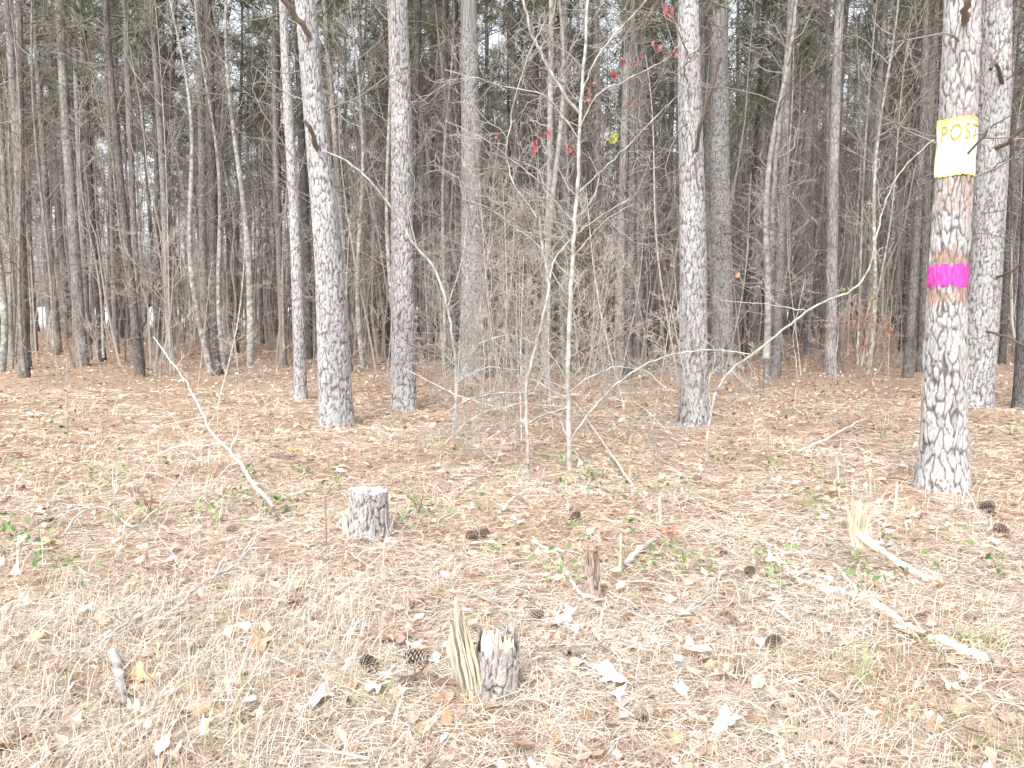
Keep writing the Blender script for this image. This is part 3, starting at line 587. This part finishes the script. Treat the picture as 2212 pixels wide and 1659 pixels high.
stem_plant("pale slender sapling forking high, red vine leaves clinging",(1230,1015),
 [([(1230,1015),(1228,900),(1226,800),(1234,620),(1241,500),(1250,330),(1256,200),(1266,80),(1272,-60)],.026,.012,0),
  ([(1252,245),(1225,215),(1185,150),(1150,80),(1125,-20)],.015,.010,-.2),
  ([(1256,200),(1290,120),(1340,60),(1390,10),(1420,-40)],.008,.005,-.3),
  ([(1228,962),(1262,905),(1320,838),(1400,782),(1470,760),(1545,755),(1620,765)],.011,.005,-.5),
  ([(1226,860),(1150,850),(1080,848),(1010,862),(960,895)],.010,.005,-.4),
  ([(1226,860),(1180,840),(1120,780),(1070,740)],.008,.004,-.3),
  ([(1226,850),(1260,820),(1330,790),(1400,800),(1440,840)],.007,.004,-.3),
  ([(1226,880),(1120,870),(1020,900),(960,960)],.007,.004,-.4),
  ([(1224,840),(1130,800),(1050,790),(980,830)],.006,.004,-.2),
  ([(1228,900),(1300,860),(1380,870),(1440,930)],.006,.004,-.4),([(1228,880),(1160,900),(1090,950),(1070,1000)],.006,.004,-.4),([(1228,830),(1190,760),(1110,720),(1030,740),(1000,800)],.006,.003,-.2),
  ([(1250,300),(1180,200),(1100,190),(960,150)],.007,.003,-.3),([(1250,280),(1290,200),(1380,160),(1440,130),(1500,60)],.007,.003,-.3),
  ([(1235,600),(1150,520),(1060,450),(1000,430)],.006,.003,-.3),([(1235,560),(1300,480),(1370,440)],.006,.003,-.3),
  ([(1240,480),(1150,380),(1050,300),(960,260)],.006,.003,-.3),([(1245,420),(1340,330),(1420,250),(1470,200)],.006,.003,-.3),
  ([(1227,870),(1210,900),(1160,880)],.010,.006,.1),
  ([(1228,950),(1205,890),(1180,830),(1130,815)],.011,.005,.3)],19,.85,col=(.45,.435,.40),
 leafs=[(1187,280,3,RED,.10,-.3),(1230,320,3,RED,.08,-.3),(1136,310,2,RED,.09,-.4),(1072,295,1,RED,.07,-.2),(1268,190,3,RED,.07,-.2),(1266,215,2,RED,.07,-.2),(1300,228,1,RED,.06,-.2),(1327,155,3,RED,.09,-.3),(1370,128,3,RED,.08,-.3),(1412,92,2,[(.5,.25,.22)],.08,-.3),(1440,22,2,[(.45,.2,.2)],.11,-.3),(1362,215,1,RED,.05,-.3),(1325,300,10,YEL,.06,-.2),(1468,112,2,RED,.06,-.3),(1010,350,2,[(.6,.35,.3)],.07,-.2),(1058,408,1,ORG,.06,-.2),(1345,130,2,RED,.07,-.2)])
stem_plant("crooked young sapling with pale twisting stem",(1143,1036),
 [([(1143,1036),(1138,930),(1135,830),(1152,770),(1180,660),(1188,600),(1168,520),(1165,470)],.017,.008,.2),
  ([(1188,600),(1196,560),(1240,510),(1290,470),(1360,430)],.008,.003,.1),
  ([(1160,470),(1110,400),(1090,330),(1110,220),(1140,120),(1180,40)],.007,.004,.1),
  ([(1188,580),(1230,650),(1260,720)],.005,.002,0)],20,.65,col=(.50,.47,.43))
stem_plant("slim straight grey sapling standing among twigs",(1183,836),[([(1183,836),(1181,700),(1185,500),(1188,300),(1190,100),(1192,-40)],.075,.045,.1)],12,.9,col=(.34,.33,.31))
stem_plant("grey crooked sapling arching over toward a pine",(988,945),
 [([(988,945),(986,860),(984,780),(968,660),(940,580),(895,530),(850,455),(800,390),(750,345),(700,325)],.021,.009,.3),
  ([(984,790),(955,760),(942,742)],.008,.005,-.1),([(900,535),(880,450),(900,400),(880,340)],.006,.003,.1),([(968,660),(1000,560),(1010,470),(990,380)],.008,.004,.2)],18,.7,col=(.44,.42,.39))
stem_plant("long whippy sapling bowed across toward the posted pine",(1524,1022),
 [([(1524,1022),(1528,940),(1536,890),(1545,850),(1575,800),(1640,755),(1700,705),(1760,660),(1850,625),(1880,575),(1900,480),(1925,400),(1970,340),(2018,302)],.013,.0055,-.5),
  ([(1740,670),(1690,662),(1640,655),(1560,650)],.005,.003,.2),
  ([(1536,885),(1530,840),(1535,800)],.009,.007,0)],7,.4,
 leafs=[(1595,596,2,ORG,.07,.3),(1440,570,2,ORG,.05,.6)])
RB=(.50,.37,.31)
stem_plant("small reddish shrubby sapling with orange and red leaves",(1915,950),
 [([(1915,950),(1900,880),(1880,810),(1872,760),(1868,700),(1880,650)],.013,.006,.2),([(1876,780),(1900,720),(1925,690)],.006,.003,0),([(1872,740),(1840,690),(1850,640)],.006,.003,0),([(1880,800),(1850,760),(1845,700)],.005,.003,0),([(1885,820),(1915,770),(1900,700)],.005,.003,0)],60,.45,col=RB,
 leafs=[(1870,745,5,[(.66,.28,.17),(.6,.2,.14)],.09,.2),(1912,708,5,[(.66,.32,.17),(.6,.2,.14)],.09,.2),(1890,645,8,[(.3,.40,.17),(.5,.2,.14)],.07,.2),(1835,635,4,[(.3,.4,.16)],.06,.2),(1860,660,4,[(.5,.25,.18)],.05,.2),(1875,690,5,[(.5,.28,.2)],.05,.2)])
stem_plant("slim bare grey sapling leaning beside pines",(1655,842),[([(1655,842),(1662,600),(1670,420),(1690,200),(1715,-30)],.055,.03,.3)],16,.8,col=(.36,.35,.33))
stem_plant("dark crooked sapling leaning among trunks",(285,772),[([(285,772),(305,700),(335,590),(350,480),(345,380),(370,200),(380,0)],.11,.06,.3)],8,1.2,col=(.20,.18,.165))
stem_plant("tall grey sapling with lichen on bark",(1390,780),[([(1390,780),(1400,640),(1390,450),(1380,200),(1370,0)],.03,.02,.3)],14,.8,col=(.36,.35,.33))
for u,v,vt,l in [(1110,975,820,1),(1105,940,700,-1),(1040,900,560,1),(980,880,620,-1),(1300,860,560,1),(1390,880,640,-1),(1715,880,650,1),(340,845,690,-1),(1575,960,850,1),(760,800,560,1),(1060,850,500,-1),(1215,820,420,1),(145,940,830,0),(575,930,845,1),(1810,860,640,-1),(1170,900,480,-2),(1290,890,600,3),(1340,850,520,-2),(1020,930,640,3),(1080,900,380,2),(930,850,480,2),(1440,840,500,-2),(1120,870,560,4),(1250,920,700,-6),(1190,940,740,7),(1100,1000,850,-9),(1300,960,800,9)]:
    stem_plant("thin upright bare sapling in leaf litter",(u,v),[([(u,v),(u+8*l,(v+vt)/2+40),(u-4*l,(2*vt+v)/3),(u+14*l,vt),(u+26*l,vt-60)],.009,.0035,.1)],20,.6,col=np.array((.46,.43,.39))*rng.uniform(.75,1.1))
def seedling(u,v,cols,h=.3,n=8,lab="small red-leaved seedling in needle litter"):
    p=gp(u,v); r=root("leafy_seedling",p,lab,"seedling"); mb=MB(); 
    for k in range(3): grow(mb,np.array([0,0,0.]),np.array([rng.normal(0,.3),rng.normal(0,.3),1]),h,.004,1,(.34,.25,.2),.05,.15,3)
    obj("stem",mb.build("stem",M_twig),r); ml=MB(); n2=n; TV,TF=simple_leaf
    P=np.stack([rng.normal(0,.05,n2),rng.normal(0,.05,n2),rng.uniform(.3,1,n2)*h],-1)
    scatter(ml,TV,TF,P,rots(rng.uniform(0,2*PI,n2),rng.normal(0,.5,n2),rng.normal(0,.6,n2)),np.full((n2,1),.055)*rng.uniform(.7,1.2,(n2,1)),pal(n2,cols,[1]*len(cols)))
    obj("leaves",ml.build("leaves",M_green,False),r)
for a in [(328,1105,RED,.22),(820,855,RED,.3),(1145,900,RED,.25),(930,830,ORG,.2),(1450,1180,[(.45,.2,.17)],.08,4),(1690,895,RED,.2),(805,880,[(.5,.18,.18)],.3)]: seedling(*a)
seedling(905,1115,[(.22,.33,.13)],.18,24,"small green leafy seedling in needle litter"); seedling(590,1112,[(.22,.33,.13)],.15,14,"small green leafy seedling in needle litter")
# ---------------- fallen branches -------------------------------------------------------
def fallen(label,pts,r0,r1,hs=None,ntw=6,Lt=.3,col=(.60,.56,.51),name="fallen_branch",mat=None,k=7,sink=0,rough=.12):
    P=np.array([gp(u,v) for u,v in pts]); P[:,2]+=.02+r0*.6-sink
    if hs is not None: P[:,2]+=np.array(hs)
    Q=smooth(P,len(P)*6); Q[1:-1]+=rng.normal(0,.004,(len(Q)-2,3)); o=Q[0].copy(); Q=Q-o
    r=root(name,o,label,"branch","fallen branches on the forest floor"); mb=MB(); rr=np.linspace(r0,r1,len(Q))*(1+rough*rng.standard_normal(len(Q)))
    rr[-1]*=.4; rr[0]*=.4; C=np.array(col)*rng.uniform(.8,1.15,(len(Q),1)); tube(mb,Q,rr,k,C); obj("limb",mb.build("limb",mat or M_sap),r)
    if ntw:
        mt=MB()
        for i in range(ntw):
            q=rng.integers(1,len(Q)-1); a=unit(Q[q+1]-Q[q-1]); oo=rng.normal(0,1,3); oo[2]=abs(oo[2])*.7; grow(mt,Q[q],a*.5+unit(oo),Lt*rng.uniform(.4,1.2),min(.006,r1*.6+.001),1,col,.0,.25,3,3,5,.0018)
        obj("twigs",mt.build("twigs",M_twig),r)
def leaning():
    P=np.array([at(590,1103,5.75),at(553,1050,5.95),at(515,990,6.15),at(470,950,6.3),at(437,905,6.5),at(418,850,6.75),at(380,795,6.95),at(332,728,7.2)]); P[0,2]=.03; o=P[0].copy(); Q=smooth(P-o,26); Q[1:-1]+=rng.normal(0,.009,(24,3)); r=root("fallen_branch",o,"pale forked dead branch propped up off the ground","branch","fallen branches on the forest floor")
    mb=MB(); tube(mb,Q,np.linspace(.015,.005,26),7,np.array((.62,.585,.54))*rng.uniform(.85,1.1,(26,1))); obj("limb",mb.build("limb",M_sap),r); mt=MB()
    for q,dx,dz,L in [(9,-.9,.1,.8),(8,.3,.8,.3),(13,-.9,-.1,.7),(17,.3,.9,.25),(6,-1,.05,.5),(20,.4,.7,.2),(12,.5,.6,.25)]:
        grow(mt,Q[q],np.array([dx,-.2,dz]),L,.0055,1,(.60,.565,.52),-.02,.2,4,4,6,.002)
    obj("twigs",mt.build("twigs",M_twig),r)
leaning()
fallen("long straight pale stick leaning down through the saplings",[(1240,870),(1290,960),(1340,1030),(1375,1075)],.014,.011,[.0,.1,.06,0],3,col=(.66,.61,.55))
WD=(.82,.74,.62)
fallen("pale barkless branch lying in pine needles",[(1690,1232),(1730,1265),(1790,1282),(1850,1300)],.011,.016,None,2,.15,WD,mat=M_wood,k=9,sink=.008,rough=.25)
fallen("pale split trunk piece half buried in needles",[(1855,1305),(1905,1340),(1955,1372),(2000,1388)],.026,.019,None,0,.2,WD,mat=M_wood,k=9,sink=.010,rough=.25)
fallen("pale split trunk piece half buried in needles",[(2005,1392),(2060,1412),(2100,1428),(2135,1442)],.020,.026,None,0,.2,WD,mat=M_wood,k=9,sink=.010,rough=.25)
fallen("weathered grey bark strip beside branch",[(1870,1330),(1930,1362),(1985,1400)],.012,.008,[0,.01,.01],0,.2,(.50,.43,.36),mat=M_wood)
fallen("pale broken limb below splintered stem",[(1700,1255),(1740,1240),(1800,1265)],.014,.009,None,1,.15,WD,mat=M_wood)
fallen("crooked grey stick lying on needles",[(1150,1180),(1200,1200),(1225,1250),(1262,1290),(1312,1296)],.012,.008,None,1,.12)
fallen("short grey piece of branch",[(1350,1235),(1385,1205),(1425,1180)],.020,.013,None,0,.2)
fallen("thin forked stick on litter",[(1465,1330),(1520,1290),(1535,1255)],.006,.004)
fallen("thin long twig in dry grass",[(200,1420),(300,1370),(400,1320),(520,1240),(560,1195)],.008,.005,[0,.03,.05,.07,.08],8)
fallen("grey twig lying in dry grass",[(250,1400),(360,1350),(450,1310),(560,1300),(660,1320)],.007,.004,None,6)
fallen("arched pale twig touching the ground",[(130,1170),(170,1135),(230,1125),(290,1150),(370,1100),(430,1010)],.008,.003,[0,.08,.12,.02,.1,.2],5,col=(.62,.585,.54))
fallen("short weathered grey stick in grass",[(245,1460),(262,1500),(268,1560)],.02,.016,[.05,.02,0],0,col=(.36,.335,.32))
fallen("pale stick on open needles",[(1085,1120),(1110,1090),(1140,1075)],.013,.008,None,0,.2)
fallen("long thin stick in needle litter",[(1720,990),(1790,965),(1870,925)],.014,.009,[0,.05,.12],2)
fallen("dark rotten stick beside broken stump",[(860,1490),(910,1478),(990,1495)],.02,.015,None,2,.15,(.24,.17,.13))
fallen("pale bent twig on needles",[(1290,1400),(1300,1340),(1310,1285)],.007,.005,None,1,.08,(.8,.72,.6))
fallen("dark short stick on needles",[(580,990),(610,996),(640,990)],.022,.014,None,2,.15,(.22,.19,.17))
fallen("dry stick lying among chips",[(1640,1180),(1700,1205),(1760,1195)],.010,.007,None,3)
fallen("broken wood strips in litter",[(1670,1570),(1690,1620),(1700,1680)],.011,.009,None,1,.1,(.8,.72,.56))
fallen("grey stick along the leaf litter",[(1800,1220),(1850,1290),(1840,1330)],.011,.008,None,2,.15,(.7,.62,.52))
fallen("bent grey twig on litter",[(740,1190),(800,1240),(860,1260)],.007,.004)
fallen("long dead branch lying on forest floor",[(740,775),(800,795),(860,800)],.03,.02,[0,.08,.1],6,.5,(.33,.29,.25))
fallen("long dead branch lying on forest floor",[(2060,700),(2120,715),(2212,740)],.05,.03,[.0,.3,.2],6,.8,(.33,.29,.25))
for i in range(60):
    x,y=wedge_log(1,2.4,14,.66); L=rng.uniform(.15,.6)*(1+.05*y[0]); a=rng.uniform(0,2*PI); o=np.array([x[0],y[0],gz(x[0],y[0])+.025])
    r=root("fallen_branch",o,"thin dry twig lying in pine litter","branch","fallen branches on the forest floor"); mb=MB()
    grow(mb,np.zeros(3),np.array([math.cos(a),math.sin(a),.02]),L,rng.uniform(.003,.008),1,np.array((.54,.49,.43))*rng.uniform(.6,1.25),0,.18,3,5,6,.0018); obj("limb",mb.build("limb",M_twig),r)
# ---------------- stumps ----------------------------------------------------------------
def stump_bark(h,r,seed,topf=None,nth=120,pc=(.46,.44,.43),lean=0):
    zs=np.concatenate([[-.06],np.linspace(0,h,44)]); V,C,TT,ZZ,nz=bark_grid(zs,lambda z:lean*z,lambda z:0,lambda z:r,seed,nth,cw=.028,ch=.11,depth=.010,pc=pc,flare=.16,lichen=.3)
    if topf is not None:
        k=topf(TT[0])
        V[...,2]=np.where(V[...,2]>0,V[...,2]*k[None,:],V[...,2])
    return V,C,zs
def spikes(mb,L,col):
    for (x,y,z0,h,w_,lx,ly) in L:
        n=6; t=np.linspace(0,1,n); P=np.stack([x+lx*h*t,y+ly*h*t,z0+h*t],-1); P[1:]+=np.cumsum(rng.normal(0,h*.012,(n-1,3)),0); a=rng.uniform(0,PI)
        s=np.array([math.cos(a),math.sin(a),0])*w_/2; q=np.array([-math.sin(a),math.cos(a),0])*w_*.25
        wd=((1-t**2.5*.85)*np.concatenate([[1],rng.uniform(.75,1.15,n-1)]))[:,None]; V=np.stack([P-s*wd,P-q*wd,P+s*wd,P+q*wd],1)
        c=np.clip(np.array(col)*rng.uniform(.62,1.15)*np.array([1,1,rng.uniform(.88,1.08)]),0,1); mb.add(V.reshape(-1,3),gridfaces(n,4),c)
def cut_stump():
    p=gp(797,1160); r=root("tree_stump",p,"grey sawn pine stump with two-level cut top","tree stump"); h,rad=.30,.118
    V,C,zs=stump_bark(h,rad,21,lambda t:1+.05*np.sin(t-2)+.06*np.clip(np.sin(t+1.2),0,1)+.02*np.sin(t*7))
    nth=V.shape[1]; mb=MB(); mb.add(V.reshape(-1,3),gridfaces(len(zs),nth),C.reshape(-1,3)); obj("bark",mb.build("bark",M_bark),r)
    top=V[-1]; c=top.mean(0); mb=MB(); rings=14; VV=[];CC=[]
    for i in range(rings):
        f=1-i/(rings-1)*.99; ring=c+(top-c)*f
        ring[:,2]=c[2]+(top[:,2]-c[2])*f+rng.normal(0,.0015,nth)-np.where(ring[:,0]-c[0]<-.01+.02*np.sin(ring[:,1]*40),.0,.022)*(i>0)
        VV.append(ring); CC.append(np.array([.55,.53,.51])*(.85+.25*(i%2)+rng.normal(0,.06,(nth,1))))
    mb.add(np.array(VV).reshape(-1,3),gridfaces(rings,nth),np.clip(np.array(CC).reshape(-1,3),0,1)); obj("cut_top",mb.build("cut_top",M_wood,False),r,label="weathered grey sawn face")
    mb=MB(); spikes(mb,[(-.130-.006*k,-.05+.012*k,0,rng.uniform(.06,.18),.024,-.03,0) for k in range(8)],(.76,.67,.53)); obj("splinters",mb.build("splinters",M_wood,False),r)
cut_stump()
def broken_stump():
    p=gp(1068,1500); r=root("tree_stump",p,"snapped pine stump with tall splintered yellow wood shard","tree stump"); h,rad=.215,.074
    V,C,zs=stump_bark(h,rad,33,lambda t:1+.10*np.sin(t*3)+.08*np.sin(t*7+1)+.04*np.sin(t*17)+.12*np.cos(t-PI*.3),pc=(.44,.405,.39),lean=.08)
    mb=MB(); mb.add(V.reshape(-1,3),gridfaces(len(zs),V.shape[1]),C.reshape(-1,3)); obj("bark",mb.build("bark",M_bark),r)
    # solid snapped core: lumpy height field with upstanding torn ridges
    n=34; g=np.linspace(-1,1,n); GX,GY=np.meshgrid(g,g); rr=np.hypot(GX,GY); k=rad*.93
    hz=.175+.05*vnoise((GX+1)*PI,GY+2,7,3,61)+.07*np.abs(vnoise((GX+1)*PI,GY+2,17,1.2,62))+.035*vnoise((GX+1)*PI,GY+2,30,9,63)+.03*(GX<0)
    hz=np.where(rr>.98,.10,hz); sc=np.minimum(1,1/np.maximum(rr,1e-6)); VX=GX*sc*k+.014; VY=GY*sc*k
    idx=np.arange(n*n).reshape(n,n); Fq=np.stack([idx[:-1,:-1],idx[:-1,1:],idx[1:,1:],idx[1:,:-1]],-1).reshape(-1,4)
    Cc=np.array([.84,.75,.59])*(.72+.35*np.clip((hz-.15)/.08,0,1)[...,None])*rng.uniform(.9,1.08,(n,n,1))
    mb=MB(); mb.add(np.stack([VX,VY,hz],-1).reshape(-1,3),Fq,Cc.reshape(-1,3)); 
    L=[]
    for i in range(38):
        a=rng.uniform(0,2*PI); q=math.sqrt(rng.random())*(rad-.016); x,y=q*math.cos(a),q*math.sin(a); L.append((x+.012,y,.13,.05+.06*rng.random()**2,rng.uniform(.014,.034),rng.normal(.03,.15),rng.normal(0,.12)))
    spikes(mb,L,(.84,.75,.58)); obj("broken_top",mb.build("broken_top",M_wood,False),r,label="jagged snapped yellow heartwood")
    # torn slab: thick ribbed sheet with ragged top edge
    mb=MB(); nu,nv=40,26; tu=np.linspace(0,1,nu); U,W=np.meshgrid(tu,np.linspace(0,1,nv)); ht=.24+.17*np.exp(-((tu-.32)/.2)**2)+.06*vnoise(tu*2*PI,tu*0,9,1,71)+.10*vnoise(tu*2*PI,tu*0,23,1,72)-.10*tu
    rib=.006*vnoise(U*2*PI,W*.25,31,1.5,73)+.004*vnoise(U*2*PI,W,60,6,74)
    for sgn in (1,-1):
        X=-.125+.10*U-.055*W*(1-.4*U)+.006*vnoise(U*2*PI,W,11,5,75); Yy=-.03+.05*np.sin(U*2.4)-.02*W+sgn*(.006*(1-W*.6))+rib; Z=W*ht[None,:]
        idx=np.arange(nu*nv).reshape(nv,nu); Fq=np.stack([idx[:-1,:-1],idx[:-1,1:],idx[1:,1:],idx[1:,:-1]],-1).reshape(-1,4)
        Cs=np.array([.68,.61,.49])*(.8+1.1*vnoise(U*2*PI,W*.25,31,1.5,73)+.5*vnoise(U*2*PI,W,60,3,76))[...,None]*(.8+.3*W[...,None])
        mb.add(np.stack([X,Yy,Z],-1).reshape(-1,3),Fq,Cs.reshape(-1,3))
    L=[(-.10+.06*t+rng.normal(0,.004),-.03+rng.normal(0,.01),.02,rng.uniform(.2,.36),rng.uniform(.01,.02),-.2,0) for t in rng.random(16)]; spikes(mb,L,(.72,.65,.52))
    obj("splinter_shard",mb.build("splinter_shard",M_wood,True),r,label="tall weathered splintered wood slab")
broken_stump()
def post_stump():
    p=gp(1283,1285); r=root("tree_stump",p,"thin rotten brown stub of broken stem","tree stump"); V,C,zs=stump_bark(.22,.034,41,lambda t:1+.22*np.sin(t*2+1)+.12*np.sin(t*7),48,(.42,.33,.29),-.08)
    mb=MB(); mb.add(V.reshape(-1,3),gridfaces(len(zs),V.shape[1]),C.reshape(-1,3)); obj("bark",mb.build("bark",M_bark),r)
    mb=MB(); spikes(mb,[(rng.normal(-.01,.012),rng.normal(0,.01),.1,rng.uniform(.08,.2),.018,-.08,0) for i in range(20)],(.52,.39,.31)); obj("broken_top",mb.build("broken_top",M_wood,False),r)
post_stump()
def frayed():
    p=gp(1935,1235); top=at(1855,1150,p[1]+.1)-p
    r=root("broken_sapling",p,"snapped sapling with frayed yellow fibres, bent to the ground","broken sapling"); mb=MB()
    for k in range(4):
        j=rng.normal(0,.012,3); Q=smooth([(.26+j[0],-.14,-.01),(.14,-.06+j[1],.015),(.04+j[0],-.01,.055),(-.05,.02+j[2],.12),(top[0]*.8+j[0],.05+j[1],top[2]*.65+.03),top+j],20); tube(mb,Q,np.linspace(.009,.019,20)*(1+.2*rng.standard_normal(20)),7,np.array((.82,.72,.56))*rng.uniform(.8,1.12,(20,1)))
    obj("stem",mb.build("stem",M_wood),r); mb=MB()
    L=[]
    for i in range(95):
        a=rng.uniform(0,2*PI); q=rng.uniform(0,.034); L.append((top[0]+q*math.cos(a),top[1]+q*math.sin(a),top[2]-.08,rng.uniform(.10,.28),rng.uniform(.006,.020),-.06+q*math.cos(a)*6+rng.normal(0,.06),rng.normal(0,.15)))
    spikes(mb,L,(.84,.74,.57)); L=[(top[0]+.02,top[1],top[2]+.02,.33,.014,.75,0),(top[0]+.03,top[1],top[2],.26,.012,.6,.1),(top[0]-.03,top[1],top[2],.32,.010,-.1,0)]
    spikes(mb,L,(.72,.62,.49)); obj("frayed_fibres",mb.build("frayed_fibres",M_wood,False),r)
frayed()
def stick(u,v,vt,w_,label,col=(.56,.49,.43),l=0):
    p=gp(u,v); q=at(u+l,vt,p[1])-p; r=root("broken_sapling",p,label,"broken sapling","upright broken saplings"); mb=MB(); Q=smooth([(0,0,-.04),q*.5+np.array([.004,0,0]),q],8); tube(mb,Q,np.linspace(w_,w_*.8,8),7,col); obj("stem",mb.build("stem",M_wood),r)
    mb=MB(); spikes(mb,[(q[0]+rng.normal(0,w_*.4),rng.normal(0,w_*.4),q[2]-.03,rng.uniform(.03,.07),w_*.9,0,0) for i in range(8)],(.75,.65,.52)); obj("broken_tip",mb.build("broken_tip",M_wood,False),r)
stick(1425,1140,1080,.014,"short cut upright grey stem"); stick(1337,1235,1165,.012,"short upright broken sapling stem",l=4); stick(1930,1112,1048,.010,"thin pale upright broken stem",(.8,.7,.56),8); stick(1880,1060,1020,.009,"thin upright broken sapling stem"); stick(1815,1080,990,.008,"thin upright broken sapling stem",l=-8); stick(705,1190,1060,.005,"thin dark upright stem in litter",(.25,.2,.17),-4); stick(1295,1180,1160,.01,"short cut upright grey stem")
# ---------------- pine cones ----------------------------------------------------------
def cone_mesh():
    mb=MB(); tube(mb,[(0,0,z) for z in np.linspace(-.035,.035,6)],[.006,.014,.016,.014,.01,.003],8,(.12,.08,.06))
    n=90
    for i in range(n):
        t=i/n; a=i*2.39996; z=-.035+.072*t; R=.030*math.sin(PI*(.12+.8*t))**.7; d=np.array([math.cos(a),math.sin(a),.25+.5*t]); d=unit(d); s=np.array([-math.sin(a),math.cos(a),0])*.0075; up=unit(np.cross(d,s))*.0025
        b=np.array([0,0,z]); V=[b+d*.008-s*.5,b+d*.008+s*.5,b+d*R+s,b+d*R-s,b+d*(R+.003)+up,b+d*R*.9-up*1.2]
        C=np.array([(.1,.07,.05)]*2+[(.36,.29,.24)]*2+[(.52,.45,.39)]+[(.15,.1,.08)]); mb.add(V,[np.array([[0,1,2,3]]),np.array([[3,2,4],[2,3,5]])],C)
    return mb.build("pine_cone",M_wood,False)
cm=cone_mesh()
for u,v,s in [(895,1437,1.3),(797,1450,1.25),(1018,1166,1.15),(1048,1160,.95),(1245,1136,1.05),(1506,1050,1.1),(1620,1252,1.05),(1240,1432,1.0),(1672,1400,1.15),(2165,1150,1.3),(2130,1100,1.4),(2140,1112,1.2),(600,992,1.1),(500,1150,1),(1160,1340,1.0),(1385,1560,.9)]:
    p=gp(u,v); o=obj("pine_cone",cm,None,p+np.array([0,0,.045]),label="open brown pine cone lying on needles",category="pine cone",group="pine cones on the ground"); o.rotation_euler=(rng.uniform(1,2),rng.uniform(-.4,.4),rng.uniform(0,6)); o.scale=(s,s,s)
# ---------------- big individual leaves -------------------------------------------------
PL=(.84,.78,.68)
for i,(u,v,s,c,k) in enumerate([(697,1532,.15,PL,5),(815,1502,.14,PL,7),(1215,1342,.15,(.84,.74,.62),5),(1332,1490,.14,PL,5),(1300,1470,.10,PL,5),(1568,1466,.12,PL,7),(1570,1570,.12,(.79,.69,.58),5),(542,1550,.11,PL,1),(1672,1226,.12,(.80,.67,.52),5),(300,1498,.14,(.70,.45,.22),5),(215,1382,.13,(.6,.42,.30),7),(565,1400,.13,(.62,.38,.24),5),(860,1390,.18,(.48,.33,.26),5),(415,1580,.13,(.6,.4,.29),5),(1330,1520,.10,PL,7),(635,978,.13,(.65,.44,.2),5),(110,1195,.13,(.72,.53,.3),5),(1085,1150,.11,(.74,.52,.27),7),(1255,1012,.11,PL,5),(1450,1170,.08,(.5,.2,.15),5),(820,1250,.13,(.55,.4,.35),5),(640,1290,.11,(.55,.4,.30),5),(1730,1262,.10,PL,5),(1585,1340,.10,(.5,.36,.28),7),(2050,1490,.10,(.7,.56,.43),5),(735,1022,.10,PL,1),(1835,1030,.09,PL,5),(1340,1275,.10,PL,1),(1280,1640,.10,(.52,.34,.26),5),(1500,1420,.09,(.76,.65,.52),1)]):
    TV,TF=(lobed(k,i,.25,.10) if k>1 else (np.array([[-.5,0,0],[-.25,-.2,.03],[.15,-.2,.05],[.5,0,.08],[.15,.2,.04],[-.25,.2,.06],[0,0,-.02]]),np.array([[j,(j+1)%6,6] for j in range(6)])))
    mb=MB(); C=np.clip(np.array(c)*rng.uniform(.75,1.1,(len(TV),1)),0,1); mb.add(TV,TF,C)
    if k>1: tube(mb,[(-.1,0,0),(-.5,0,.02),(-.8,.06,.05)],[.012,.01,.008],4,np.array(c)*.8)
    p=gp(u,v); o=obj("fallen_leaf",mb.build("fallen_leaf",M_leaf,False),None,p+np.array([0,0,.05]),label="large curled pale tan lobed leaf on needles" if c[2]>.5 else "curled orange-brown lobed leaf on needles",category="leaf",group="large fallen leaves")
    o.scale=(s,s,s); o.rotation_euler=(rng.normal(0.15,.2),rng.normal(0,.2),rng.uniform(0,6))
print("done")
